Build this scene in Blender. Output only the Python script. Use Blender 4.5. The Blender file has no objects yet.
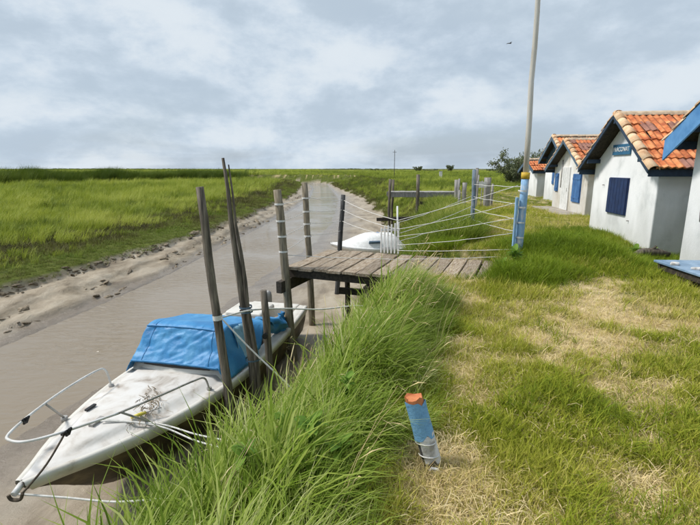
import bpy, math, random
import numpy as np
from mathutils import Vector, Matrix, Euler

R = math.radians
random.seed(7)
rng = np.random.default_rng(11)
scene = bpy.context.scene
C = scene.collection

# ------------------------------------------------------------------ camera
cam_d = bpy.data.cameras.new('camera')
cam_d.sensor_width = 36.0
cam_d.lens = 445 / 700 * 36
cam_d.clip_start = 0.05
cam_d.clip_end = 8000
cam = bpy.data.objects.new('camera', cam_d)
C.objects.link(cam)
cam.location = (0, 0, 1.6)
cam.rotation_euler = (R(90 - 11.9), 0, 0)
scene.camera = cam

# ------------------------------------------------------------------ sky, sun, exposure
SUN_EL, SUN_AZ = R(52), R(-84)        # azimuth from +Y towards +X
sun_dir = Vector((math.sin(SUN_AZ) * math.cos(SUN_EL), math.cos(SUN_AZ) * math.cos(SUN_EL), math.sin(SUN_EL)))
world = bpy.data.worlds.new('World')
scene.world = world
world.use_nodes = True
world.cycles.sampling_method = 'NONE'      # an even overcast sky needs no light map
wt = world.node_tree
wt.nodes.clear()


def wn(t, **kw):
    n = wt.nodes.new(t)
    for k, v in kw.items():
        setattr(n, k, v)
    return n


def wl(a, b):
    wt.links.new(a, b)


w_out = wn('ShaderNodeOutputWorld')
w_sky = wn('ShaderNodeTexSky', sky_type='NISHITA', sun_disc=False, sun_elevation=SUN_EL, sun_rotation=SUN_AZ)
w_sky.air_density = 1.0
w_sky.dust_density = 2.5
w_bg1 = wn('ShaderNodeBackground')
w_bg1.inputs['Strength'].default_value = 0.05
wl(w_sky.outputs[0], w_bg1.inputs['Color'])
w_tc = wn('ShaderNodeTexCoord')
w_sep = wn('ShaderNodeSeparateXYZ')
wl(w_tc.outputs['Generated'], w_sep.inputs[0])


def wmath(op, a, b=None):
    n = wn('ShaderNodeMath', operation=op)
    for i, v in enumerate((a, b)):
        if v is None:
            continue
        if isinstance(v, (int, float)):
            n.inputs[i].default_value = v
        else:
            wl(v, n.inputs[i])
    return n.outputs[0]


zabs = wmath('MAXIMUM', w_sep.outputs['Z'], 0.0)
den = wmath('ADD', zabs, 0.16)
cx = wmath('DIVIDE', w_sep.outputs['X'], den)
cy = wmath('DIVIDE', w_sep.outputs['Y'], den)
w_com = wn('ShaderNodeCombineXYZ')
wl(cx, w_com.inputs[0]); wl(cy, w_com.inputs[1])


def wnoise(vec, scale, detail, rough, dist, off):
    m = wn('ShaderNodeMapping')
    m.inputs['Location'].default_value = off
    wl(vec, m.inputs['Vector'])
    n = wn('ShaderNodeTexNoise')
    n.inputs['Scale'].default_value = scale
    n.inputs['Detail'].default_value = detail
    n.inputs['Roughness'].default_value = rough
    n.inputs['Distortion'].default_value = dist
    wl(m.outputs[0], n.inputs['Vector'])
    return n.outputs['Fac']


n_big = wnoise(w_com.outputs[0], 0.55, 4, 0.48, 0.5, (3.1, 1.7, 0.0))
# heaped clouds: noise on the direction itself, stretched sideways, crisp on their upper edge
w_m2 = wn('ShaderNodeMapping')
w_m2.inputs['Scale'].default_value = (1.0, 1.0, 1.9)
wl(w_tc.outputs['Generated'], w_m2.inputs['Vector'])
n_low = wnoise(w_m2.outputs[0], 4.4, 8, 0.59, 0.15, (0.9, 0.35, 1.1))
n_up = wnoise(w_m2.outputs[0], 4.4, 8, 0.59, 0.15, (0.9, 0.35, 1.1 + 0.13))
edge = wmath('MULTIPLY', wmath('SUBTRACT', n_low, n_up), 1.5)       # lit tops, greyer bellies
mix_n = wmath('ADD', wmath('ADD', wmath('MULTIPLY', n_big, 0.62), wmath('MULTIPLY', n_low, 0.38)), edge)
w_ramp = wn('ShaderNodeValToRGB')
w_ramp.color_ramp.interpolation = 'B_SPLINE'
e = w_ramp.color_ramp.elements
e[0].position, e[0].color = 0.29, (0.45, 0.54, 0.635, 1)
e[1].position, e[1].color = 0.74, (0.675, 0.74, 0.80, 1)
x = e.new(0.44); x.color = (0.505, 0.595, 0.69, 1)
x = e.new(0.56); x.color = (0.555, 0.645, 0.74, 1)
wl(mix_n, w_ramp.inputs['Fac'])
w_bg2 = wn('ShaderNodeBackground')
w_bg2.inputs['Strength'].default_value = 0.415
wl(w_ramp.outputs[0], w_bg2.inputs['Color'])
w_mix = wn('ShaderNodeMixShader')
cover = wn('ShaderNodeMapRange')
cover.inputs['From Min'].default_value = 0.34
cover.inputs['From Max'].default_value = 0.52
cover.inputs['To Min'].default_value = 0.78
cover.inputs['To Max'].default_value = 1.0
wl(n_big, cover.inputs['Value'])
wl(cover.outputs[0], w_mix.inputs['Fac'])
wl(w_bg1.outputs[0], w_mix.inputs[1]); wl(w_bg2.outputs[0], w_mix.inputs[2])
wl(w_mix.outputs[0], w_out.inputs['Surface'])

sun_d = bpy.data.lights.new('sun', 'SUN')
sun_d.energy = 1.5
sun_d.angle = R(10)
sun_d.color = (1.0, 0.96, 0.90)
sun = bpy.data.objects.new('sun', sun_d)
C.objects.link(sun)
sun.rotation_euler = (-sun_dir).to_track_quat('-Z', 'Y').to_euler()
sun.location = sun_dir * 60

vs = scene.view_settings
vs.view_transform = 'Standard'
vs.look = 'None'
vs.gamma = 1.0
vs.exposure = 1.4
vs.use_curve_mapping = False
scene.cycles.adaptive_threshold = 0.035
scene.cycles.max_bounces = 4
scene.cycles.diffuse_bounces = 2
scene.cycles.glossy_bounces = 2
scene.cycles.transmission_bounces = 3
scene.cycles.transparent_max_bounces = 8


# ------------------------------------------------------------------ materials
def mat(name, cols, scale=3.0, rough=0.75, bump=0.0, bscale=None, detail=6, stretch=(1, 1, 1), spec=0.4, metal=0.0,
        rand=0.0, lo=0.35, hi=0.65, dist=0.3):
    """procedural material: a ramp of colours over object-space noise, bump on top, small per-object value shift"""
    m = bpy.data.materials.new(name)
    m.use_nodes = True
    t = m.node_tree
    b = t.nodes['Principled BSDF']
    tc = t.nodes.new('ShaderNodeTexCoord')
    mp = t.nodes.new('ShaderNodeMapping')
    mp.inputs['Scale'].default_value = stretch
    t.links.new(tc.outputs['Object'], mp.inputs['Vector'])
    vec = mp.outputs[0]
    if rand > 0:
        oi = t.nodes.new('ShaderNodeObjectInfo')
        sc = t.nodes.new('ShaderNodeVectorMath'); sc.operation = 'SCALE'
        cb = t.nodes.new('ShaderNodeCombineXYZ')
        t.links.new(oi.outputs['Random'], cb.inputs[0]); t.links.new(oi.outputs['Random'], cb.inputs[1])
        t.links.new(cb.outputs[0], sc.inputs[0]); sc.inputs['Scale'].default_value = 37.0
        ad = t.nodes.new('ShaderNodeVectorMath'); ad.operation = 'ADD'
        t.links.new(vec, ad.inputs[0]); t.links.new(sc.outputs[0], ad.inputs[1])
        vec = ad.outputs[0]
    n = t.nodes.new('ShaderNodeTexNoise')
    n.inputs['Scale'].default_value = scale
    n.inputs['Detail'].default_value = detail
    n.inputs['Roughness'].default_value = 0.6
    n.inputs['Distortion'].default_value = dist
    t.links.new(vec, n.inputs['Vector'])
    r = t.nodes.new('ShaderNodeValToRGB')
    el = r.color_ramp.elements
    el[0].position, el[0].color = lo, (*cols[0], 1)
    el[1].position, el[1].color = hi, (*cols[-1], 1)
    for i, c in enumerate(cols[1:-1]):
        q = el.new(lo + (hi - lo) * (i + 1) / (len(cols) - 1)); q.color = (*c, 1)
    t.links.new(n.outputs['Fac'], r.inputs['Fac'])
    col = r.outputs[0]
    if rand > 0:
        hs = t.nodes.new('ShaderNodeHueSaturation')
        mr = t.nodes.new('ShaderNodeMapRange')
        mr.inputs['To Min'].default_value = 1 - rand
        mr.inputs['To Max'].default_value = 1 + rand
        t.links.new(oi.outputs['Random'], mr.inputs['Value'])
        t.links.new(mr.outputs[0], hs.inputs['Value'])
        t.links.new(col, hs.inputs['Color'])
        col = hs.outputs[0]
    t.links.new(col, b.inputs['Base Color'])
    b.inputs['Roughness'].default_value = rough
    b.inputs['Specular IOR Level'].default_value = spec
    b.inputs['Metallic'].default_value = metal
    if bump > 0:
        n2 = t.nodes.new('ShaderNodeTexNoise')
        n2.inputs['Scale'].default_value = bscale or scale * 4
        n2.inputs['Detail'].default_value = 6
        n2.inputs['Roughness'].default_value = 0.65
        t.links.new(vec, n2.inputs['Vector'])
        bp = t.nodes.new('ShaderNodeBump')
        bp.inputs['Strength'].default_value = bump
        bp.inputs['Distance'].default_value = 0.02
        t.links.new(n2.outputs['Fac'], bp.inputs['Height'])
        t.links.new(bp.outputs[0], b.inputs['Normal'])
    return m


def stained(m, top=0.55, col=(0.30, 0.31, 0.27)):
    """damp, algae and splash stains climbing unevenly from the foot of a wall"""
    t = m.node_tree
    b = t.nodes['Principled BSDF']
    src = b.inputs['Base Color'].links[0].from_socket
    N, L = t.nodes.new, t.links.new
    tc = N('ShaderNodeTexCoord'); sp = N('ShaderNodeSeparateXYZ'); L(tc.outputs['Object'], sp.inputs[0])
    mp = N('ShaderNodeMapping'); mp.inputs['Scale'].default_value = (1, 1, 0.28); L(tc.outputs['Object'], mp.inputs['Vector'])
    n = N('ShaderNodeTexNoise'); n.inputs['Scale'].default_value = 3.2; n.inputs['Detail'].default_value = 7; L(mp.outputs[0], n.inputs['Vector'])
    a = N('ShaderNodeMath'); a.operation = 'MULTIPLY_ADD'; L(n.outputs['Fac'], a.inputs[0]); a.inputs[1].default_value = -1.9; L(sp.outputs['Z'], a.inputs[2])
    r = N('ShaderNodeMapRange'); r.inputs['From Min'].default_value = top - 1.35; r.inputs['From Max'].default_value = top - 0.35
    r.inputs['To Min'].default_value = 0.42; r.inputs['To Max'].default_value = 0.0; L(a.outputs[0], r.inputs['Value'])
    x_ = N('ShaderNodeMix'); x_.data_type = 'RGBA'; x_.inputs['B'].default_value = (*col, 1)
    L(r.outputs[0], x_.inputs['Factor']); L(src, x_.inputs['A']); L(x_.outputs['Result'], b.inputs['Base Color'])
    return m


def blade_mat(name, cols, trans=0.35, rough=0.45, spec=0.3, inst=True):
    """leaf material: colour picked per instance from 'tone' and the instance's random value, part of the light passes through"""
    m = bpy.data.materials.new(name)
    m.use_nodes = True
    t = m.node_tree
    t.nodes.clear()
    out = t.nodes.new('ShaderNodeOutputMaterial')
    at = t.nodes.new('ShaderNodeAttribute'); at.attribute_type = 'INSTANCER' if inst else 'GEOMETRY'; at.attribute_name = 'tone'
    bl = t.nodes.new('ShaderNodeAttribute'); bl.attribute_type = 'GEOMETRY'; bl.attribute_name = 'blade'
    a1 = t.nodes.new('ShaderNodeMath'); a1.operation = 'MULTIPLY_ADD'
    t.links.new(bl.outputs['Fac'], a1.inputs[0]); a1.inputs[1].default_value = 0.42
    a2 = t.nodes.new('ShaderNodeMath'); a2.operation = 'SUBTRACT'
    t.links.new(at.outputs['Fac'], a2.inputs[0]); a2.inputs[1].default_value = 0.21
    t.links.new(a2.outputs[0], a1.inputs[2])
    r = t.nodes.new('ShaderNodeValToRGB')
    el = r.color_ramp.elements
    el[0].position, el[0].color = 0.0, (*cols[0], 1)
    el[1].position, el[1].color = 1.0, (*cols[-1], 1)
    for i, c in enumerate(cols[1:-1]):
        q = el.new((i + 1) / (len(cols) - 1)); q.color = (*c, 1)
    t.links.new(a1.outputs[0], r.inputs['Fac'])
    p = t.nodes.new('ShaderNodeBsdfPrincipled')
    p.inputs['Roughness'].default_value = rough + 0.1
    p.inputs['Specular IOR Level'].default_value = spec * 0.45
    t.links.new(r.outputs[0], p.inputs['Base Color'])
    tr = t.nodes.new('ShaderNodeBsdfTranslucent')
    t.links.new(r.outputs[0], tr.inputs['Color'])
    mx = t.nodes.new('ShaderNodeMixShader'); mx.inputs['Fac'].default_value = trans
    t.links.new(p.outputs[0], mx.inputs[1]); t.links.new(tr.outputs[0], mx.inputs[2])
    t.links.new(mx.outputs[0], out.inputs['Surface'])
    return m


M = {}
M['wall'] = stained(mat('limewashed_wall', [(0.60, 0.62, 0.62), (0.81, 0.82, 0.825), (0.86, 0.865, 0.87)], 1.6, 0.9, 0.25, 30, lo=0.28, hi=0.62))
M['wall_old'] = stained(mat('weathered_wall', [(0.42, 0.38, 0.31), (0.70, 0.68, 0.63), (0.80, 0.80, 0.79)], 1.3, 0.92, 0.3, 26, lo=0.30, hi=0.58), 0.9, (0.33, 0.28, 0.20))
M['navy'] = mat('navy_paint', [(0.008, 0.020, 0.070), (0.014, 0.036, 0.115)], 6, 0.5, 0.1, 40)
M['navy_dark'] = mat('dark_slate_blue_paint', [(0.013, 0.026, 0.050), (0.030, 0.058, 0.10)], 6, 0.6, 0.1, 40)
M['slate_blue'] = mat('slate_blue_paint', [(0.05, 0.09, 0.14), (0.10, 0.16, 0.22)], 5, 0.6, 0.1, 40)
M['mid_blue'] = mat('mid_blue_paint', [(0.03, 0.10, 0.27), (0.06, 0.17, 0.38)], 5, 0.6, 0.1, 40)
M['sky_blue'] = mat('sky_blue_paint', [(0.07, 0.22, 0.47), (0.13, 0.32, 0.60)], 4, 0.55, 0.15, 30)
M['post_blue'] = mat('worn_light_blue_paint', [(0.50, 0.50, 0.48), (0.33, 0.42, 0.52), (0.19, 0.34, 0.52), (0.25, 0.43, 0.64)], 9, 0.7, 0.4, 30, stretch=(1, 1, 0.35), lo=0.34, hi=0.60)
M['table_blue'] = mat('faded_table_blue', [(0.12, 0.20, 0.30), (0.24, 0.34, 0.46)], 5, 0.6, 0.2, 30)
M['post_dull'] = mat('dull_slate_post_paint', [(0.09, 0.095, 0.10), (0.13, 0.16, 0.19), (0.16, 0.22, 0.29), (0.33, 0.35, 0.36)], 8, 0.75, 0.4, 30, stretch=(1, 1, 0.4), lo=0.3, hi=0.65)
M['sign_blue'] = mat('sign_blue_paint', [(0.02, 0.10, 0.20), (0.04, 0.16, 0.28)], 6, 0.5)
M['white_paint'] = mat('white_paint', [(0.62, 0.62, 0.60), (0.80, 0.80, 0.79)], 8, 0.5, 0.1, 40)
M['mast'] = mat('mast_white_paint', [(0.36, 0.33, 0.27), (0.52, 0.50, 0.45), (0.62, 0.60, 0.57)], 5, 0.55, 0.15, 20, stretch=(1, 1, 0.15))
M['yellow'] = mat('yellow_paint', [(0.45, 0.28, 0.02), (0.62, 0.42, 0.04)], 9, 0.6)
M['tile'] = mat('clay_tile', [(0.34, 0.09, 0.035), (0.56, 0.175, 0.06), (0.70, 0.31, 0.13)], 5, 0.85, 0.35, 50, rand=0.13)
M['tile_grey'] = mat('weathered_clay_tile', [(0.22, 0.10, 0.075), (0.36, 0.18, 0.13)], 6, 0.9, 0.3, 50, rand=0.15)
M['tile_pale'] = mat('pale_clay_tile', [(0.55, 0.31, 0.17), (0.74, 0.50, 0.30), (0.80, 0.62, 0.42)], 5, 0.85, 0.3, 50, rand=0.14)
M['ridge'] = mat('mortared_ridge', [(0.38, 0.29, 0.20), (0.56, 0.45, 0.33)], 7, 0.95, 0.4, 40, rand=0.1)
M['concrete'] = mat('old_concrete', [(0.24, 0.21, 0.17), (0.42, 0.38, 0.32)], 5, 0.95, 0.4, 40)
M['board'] = mat('weathered_board', [(0.16, 0.115, 0.075), (0.28, 0.22, 0.155), (0.37, 0.32, 0.26)], 7, 0.85, 0.5, 30, stretch=(6, 0.7, 6), rand=0.28)
M['timber'] = mat('damp_dark_timber', [(0.022, 0.018, 0.014), (0.07, 0.055, 0.04)], 7, 0.8, 0.5, 30, stretch=(3, 3, 3))
M['post'] = mat('grey_pier_post_wood', [(0.10, 0.085, 0.06), (0.22, 0.185, 0.13), (0.31, 0.27, 0.20)], 6, 0.85, 0.6, 26, stretch=(5, 5, 0.5), rand=0.15)
M['pole'] = mat('dark_mooring_pole_wood', [(0.05, 0.042, 0.034), (0.13, 0.11, 0.085), (0.24, 0.205, 0.16)], 6, 0.85, 0.7, 26, stretch=(5, 5, 0.35), rand=0.1)
M['post_black'] = mat('tarred_post_wood', [(0.03, 0.03, 0.032), (0.09, 0.09, 0.09)], 7, 0.8, 0.6, 26, stretch=(4, 4, 0.5))
M['post_grey'] = mat('silvery_post_wood', [(0.20, 0.19, 0.175), (0.36, 0.35, 0.33)], 6, 0.85, 0.6, 26, stretch=(5, 5, 0.5), rand=0.15)
M['rope'] = mat('white_rope', [(0.55, 0.54, 0.50), (0.74, 0.73, 0.70)], 30, 0.8, 0.3, 200)
M['rope_old'] = mat('muddy_rope', [(0.05, 0.04, 0.03), (0.13, 0.10, 0.07)], 30, 0.9, 0.3, 200)
M['dry_weed'] = mat('dry_brown_weed', [(0.07, 0.05, 0.03), (0.20, 0.15, 0.09), (0.34, 0.27, 0.17)], 9, 0.9)
M['gel'] = mat('dirty_white_gelcoat', [(0.24, 0.20, 0.14), (0.54, 0.51, 0.45), (0.63, 0.61, 0.56)], 2.6, 0.42, 0.05, 30, lo=0.27, hi=0.50, detail=9)
M['deck'] = mat('dirty_foredeck', [(0.16, 0.12, 0.085), (0.43, 0.39, 0.345), (0.57, 0.545, 0.51), (0.62, 0.605, 0.58)], 3.4, 0.55, 0.08, 40, lo=0.26, hi=0.60, detail=11, dist=1.0)
M['hull'] = mat('muddy_brown_hull', [(0.022, 0.016, 0.009), (0.075, 0.055, 0.026), (0.17, 0.125, 0.06)], 3.2, 0.6, 0.2, 25, lo=0.3, hi=0.7)
M['black'] = mat('black_plastic', [(0.008, 0.008, 0.009), (0.02, 0.02, 0.022)], 6, 0.45)
M['grey_metal'] = mat('dull_grey_metal', [(0.22, 0.21, 0.20), (0.36, 0.35, 0.33)], 8, 0.5, 0.1, 30)
M['rail'] = mat('white_steel_tube', [(0.52, 0.51, 0.48), (0.70, 0.70, 0.69)], 8, 0.35, 0.05, 30)
M['rail_dull'] = mat('tarnished_steel_tube', [(0.20, 0.19, 0.17), (0.42, 0.41, 0.39)], 9, 0.4, 0.05, 30)
M['tarp'] = mat('blue_tarpaulin', [(0.022, 0.14, 0.34), (0.040, 0.22, 0.47), (0.085, 0.30, 0.54)], 2.6, 0.50, 0.55, 9, lo=0.25, hi=0.72, detail=8, dist=0.8)
M['tarp_pale'] = mat('faded_blue_tarpaulin', [(0.16, 0.34, 0.48), (0.30, 0.50, 0.62)], 4, 0.55, 0.25, 22)
M['yellow_handle'] = mat('yellow_plastic', [(0.60, 0.50, 0.06), (0.72, 0.62, 0.14)], 9, 0.4)
M['wrap_blue'] = mat('pale_blue_flaking_paint', [(0.48, 0.50, 0.50), (0.13, 0.30, 0.50), (0.17, 0.37, 0.58)], 16, 0.75, 0.5, 40, lo=0.30, hi=0.5)
M['orange'] = mat('orange_paint', [(0.42, 0.12, 0.04), (0.58, 0.21, 0.08)], 12, 0.7, 0.3, 40)
M['stump_grey'] = mat('bare_grey_wood', [(0.035, 0.035, 0.036), (0.11, 0.11, 0.11)], 9, 0.85, 0.4, 30, stretch=(3, 3, 0.6))
M['peel_white'] = mat('peeling_white_coat', [(0.30, 0.28, 0.25), (0.62, 0.61, 0.59), (0.72, 0.71, 0.70)], 10, 0.8, 0.5, 25)
M['foam'] = mat('tan_foam', [(0.30, 0.19, 0.09), (0.46, 0.33, 0.18)], 9, 0.9)
M['bark'] = mat('willow_bark', [(0.05, 0.042, 0.034), (0.12, 0.10, 0.08)], 7, 0.9, 0.5, 30, stretch=(3, 3, 0.6))
M['leaf_solid'] = blade_mat('broad_leaf', [(0.11, 0.21, 0.03), (0.18, 0.30, 0.045), (0.26, 0.36, 0.08)], 0.35, 0.5)
M['tree_leaf'] = blade_mat('willow_leaf', [(0.10, 0.125, 0.06), (0.165, 0.19, 0.10), (0.24, 0.26, 0.16)], 0.25, 0.6)
M['grass_tall'] = blade_mat('tall_grass_blade', [(0.085, 0.155, 0.012), (0.185, 0.275, 0.028), (0.325, 0.40, 0.075), (0.55, 0.56, 0.26)], 0.42, 0.40, inst=False)
M['grass_dark'] = blade_mat('lush_grass_blade', [(0.085, 0.15, 0.010), (0.17, 0.25, 0.016), (0.275, 0.335, 0.030)], 0.38, 0.45)
LAWN = [(0.15, 0.21, 0.016), (0.32, 0.36, 0.032), (0.48, 0.46, 0.08), (0.67, 0.56, 0.24)]
M['lawn'] = blade_mat('lawn_blade', LAWN, 0.35, 0.5, inst=False)
M['lawn_sprig'] = blade_mat('lawn_tuft_blade', LAWN, 0.35, 0.5)
M['grass_back'] = blade_mat('bank_top_blade', [(0.085, 0.14, 0.018), (0.17, 0.235, 0.028), (0.275, 0.325, 0.05), (0.44, 0.41, 0.14)], 0.4, 0.45)
M['clod'] = mat('brown_mud_clod', [(0.09, 0.065, 0.035), (0.20, 0.155, 0.10), (0.33, 0.27, 0.195)], 3, 0.7, 0.6, 14, rand=0.25)
M['straw'] = blade_mat('straw_blade', [(0.46, 0.345, 0.15), (0.69, 0.55, 0.29), (0.80, 0.68, 0.42)], 0.2, 0.6)
M['marsh'] = blade_mat('marsh_grass_blade', [(0.065, 0.10, 0.014), (0.19, 0.25, 0.028), (0.32, 0.375, 0.05), (0.44, 0.465, 0.10)], 0.35, 0.5)
M['saltbush'] = blade_mat('saltmarsh_herb', [(0.075, 0.07, 0.03), (0.14, 0.13, 0.045), (0.17, 0.20, 0.04), (0.20, 0.27, 0.05)], 0.25, 0.6)
M['reed'] = blade_mat('reed_blade', [(0.055, 0.095, 0.014), (0.11, 0.16, 0.022), (0.19, 0.235, 0.04)], 0.3, 0.5)


# ------------------------------------------------------------------ mesh helpers
class MB:
    """collects shapes; build() links them as one mesh object"""

    def __init__(self):
        self.v, self.f, self.s = [], [], []

    def add(self, verts, faces, smooth=False):
        o = len(self.v)
        self.v.extend([tuple(p) for p in verts])
        self.f.extend([tuple(i + o for i in f) for f in faces])
        self.s.extend([smooth] * len(faces))
        return self

    def box(self, c, size, mtx=None, taper=1.0):
        x, y, z = (s / 2 for s in size)
        vs_ = []
        for sz in (-1, 1):
            k = taper if sz > 0 else 1.0
            for sx, sy in ((-1, -1), (1, -1), (1, 1), (-1, 1)):
                p = Vector((sx * x * k, sy * y * k, sz * z))
                if mtx is not None:
                    p = mtx @ p
                vs_.append(p + Vector(c))
        return self.add(vs_, [(3, 2, 1, 0), (4, 5, 6, 7), (0, 1, 5, 4), (1, 2, 6, 5), (2, 3, 7, 6), (3, 0, 4, 7)])

    def beam(self, a, b, w, h, up=(0, 0, 1)):
        a, b = Vector(a), Vector(b)
        d = (b - a)
        L = d.length
        d.normalize()
        s = d.cross(Vector(up)).normalized()
        u = s.cross(d)
        m = Matrix((s, d, u)).transposed()
        return self.box((a + b) / 2, (w, L, h), m)

    def tube(self, pts, rad, n=8, cap=True, jitter=0.0, seed=0):
        pts = [Vector(p) for p in pts]
        rr = random.Random(seed)
        if not hasattr(rad, '__len__'):
            rad = [rad] * len(pts)
        rings = []
        prev = None
        for i, p in enumerate(pts):
            d = (pts[min(i + 1, len(pts) - 1)] - pts[max(i - 1, 0)]).normalized()
            ref = prev if prev is not None else (Vector((0, 0, 1)) if abs(d.z) < 0.9 else Vector((1, 0, 0)))
            s = (ref - d * ref.dot(d))
            if s.length < 1e-5:
                s = d.orthogonal()
            s.normalize()
            prev = s
            t = d.cross(s)
            rings.append([p + (s * math.cos(a) + t * math.sin(a)) * rad[i] * (1 + rr.uniform(-jitter, jitter))
                          for a in (2 * math.pi * k / n for k in range(n))])
        vs_ = [q for r in rings for q in r]
        fs = []
        for i in range(len(pts) - 1):
            for k in range(n):
                k2 = (k + 1) % n
                fs.append((i * n + k, i * n + k2, (i + 1) * n + k2, (i + 1) * n + k))
        self.add(vs_, fs, True)
        if cap:
            o = len(self.v) - len(vs_)
            self.f.append(tuple(o + k for k in reversed(range(n)))); self.s.append(False)
            self.f.append(tuple(o + (len(pts) - 1) * n + k for k in range(n))); self.s.append(False)
        return self

    def grid(self, P, smooth=True, closed=False):
        """P: rows of points"""
        nr, nc = len(P), len(P[0])
        fs = []
        for i in range(nr - 1):
            for j in range(nc - 1):
                fs.append((i * nc + j, i * nc + j + 1, (i + 1) * nc + j + 1, (i + 1) * nc + j))
        return self.add([q for r in P for q in r], fs, smooth)

    def mesh(self, name, m):
        me = bpy.data.meshes.new(name)
        me.from_pydata(self.v, [], self.f)
        me.polygons.foreach_set('use_smooth', self.s)
        if m:
            me.materials.append(M[m] if isinstance(m, str) else m)
        me.update()
        return me

    def build(self, name, m, parent=None, loc=None, rot=None):
        return link(name, self.mesh(name, m), parent, loc, rot)


def link(name, data, parent=None, loc=None, rot=None):
    o = bpy.data.objects.new(name, data)
    C.objects.link(o)
    if parent is not None:
        o.parent = parent
    if loc is not None:
        o.location = loc
    if rot is not None:
        o.rotation_euler = rot
    return o


def tag(o, label=None, cat=None, group=None, kind=None):
    for k, v in (('label', label), ('category', cat), ('group', group), ('kind', kind)):
        if v:
            o[k] = v
    return o


def thing(name, label, cat, loc=(0, 0, 0), rz=0.0, group=None):
    return tag(link(name, None, None, loc, (0, 0, rz)), label, cat, group)


def bevel(o, w=0.006, seg=1):
    b = o.modifiers.new('edge', 'BEVEL')
    b.width = w
    b.segments = seg
    b.limit_method = 'ANGLE'
    return o


def solidify(o, t):
    s = o.modifiers.new('thickness', 'SOLIDIFY')
    s.thickness = t
    s.offset = 0
    return o


def hash2(ix, iy, seed):
    h = (ix * 374761393 + iy * 668265263 + seed * 144665) & 0x7fffffff
    h = ((h ^ (h >> 13)) * 1274126177) & 0x7fffffff
    return ((h ^ (h >> 16)) & 0xffff) / 65535.0


def vnoise(x, y, scale=1.0, seed=0):
    x = np.asarray(x, float) * scale
    y = np.asarray(y, float) * scale
    ix, iy = np.floor(x).astype(np.int64), np.floor(y).astype(np.int64)
    fx, fy = x - ix, y - iy
    fx, fy = fx * fx * (3 - 2 * fx), fy * fy * (3 - 2 * fy)
    a, b = hash2(ix, iy, seed), hash2(ix + 1, iy, seed)
    c, d = hash2(ix, iy + 1, seed), hash2(ix + 1, iy + 1, seed)
    return (a * (1 - fx) + b * fx) * (1 - fy) + (c * (1 - fx) + d * fx) * fy


def fbm(x, y, scale=1.0, seed=0, oct=4):
    s, a, t = 0, 1.0, 0
    for k in range(oct):
        s = s + a * vnoise(x, y, scale * 2 ** k, seed + k * 17)
        t += a
        a *= 0.5
    return s / t


def sstep(a, b, x):
    t = np.clip((x - a) / (b - a), 0, 1)
    return t * t * (3 - 2 * t)


# ------------------------------------------------------------------ terrain
TY = np.array([-40, 0, 2, 4, 5.4, 7, 8.5, 11, 15, 22, 30, 45, 55, 83, 105, 112, 118, 124, 130, 4000.])
TWL = np.array([-12, -8.6, -8.3, -8.0, -7.8, -7.5, -7.2, -6.8, -6.3, -5.9, -5.5, -5.0, -4.9, -6.6, -9, -16, -40, -130, -400, -5000.])
TWR = np.array([-9, -6.2, -5.7, -5.1, -4.7, -4.25, -4.0, -3.6, -3.0, -1.9, -1.4, -1.4, -1.5, -3.6, -5.5, -10, -25, -80, -280, -4900.])
TVL = np.array([-14, -11.0, -10.8, -10.5, -10.2, -9.9, -9.6, -9.0, -8.3, -7.3, -7.0, -7.0, -7.0, -9.0, -12, -20, -50, -150, -450, -5050.])
TTOE = np.array([-6, -2.7, -2.3, -1.55, -1.05, -0.75, -0.2, 0.8, 1.5, 2.2, 2.5, 2.1, 1.5, -2.4, -4.0, -7.5, -20, -65, -230, -4800.])
TCR = np.array([-2.5, -0.6, -0.05, 0.5, 0.8, 1.15, 1.6, 2.5, 3.1, 3.8, 4.8, 6.0, 6.0, 4.0, 2.0, -1, -10, -40, -180, -4700.])
WATER_Z = -2.0


def edges(y):
    return [np.interp(y, TY, t) for t in (TWL, TWR, TVL, TTOE, TCR)]


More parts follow.
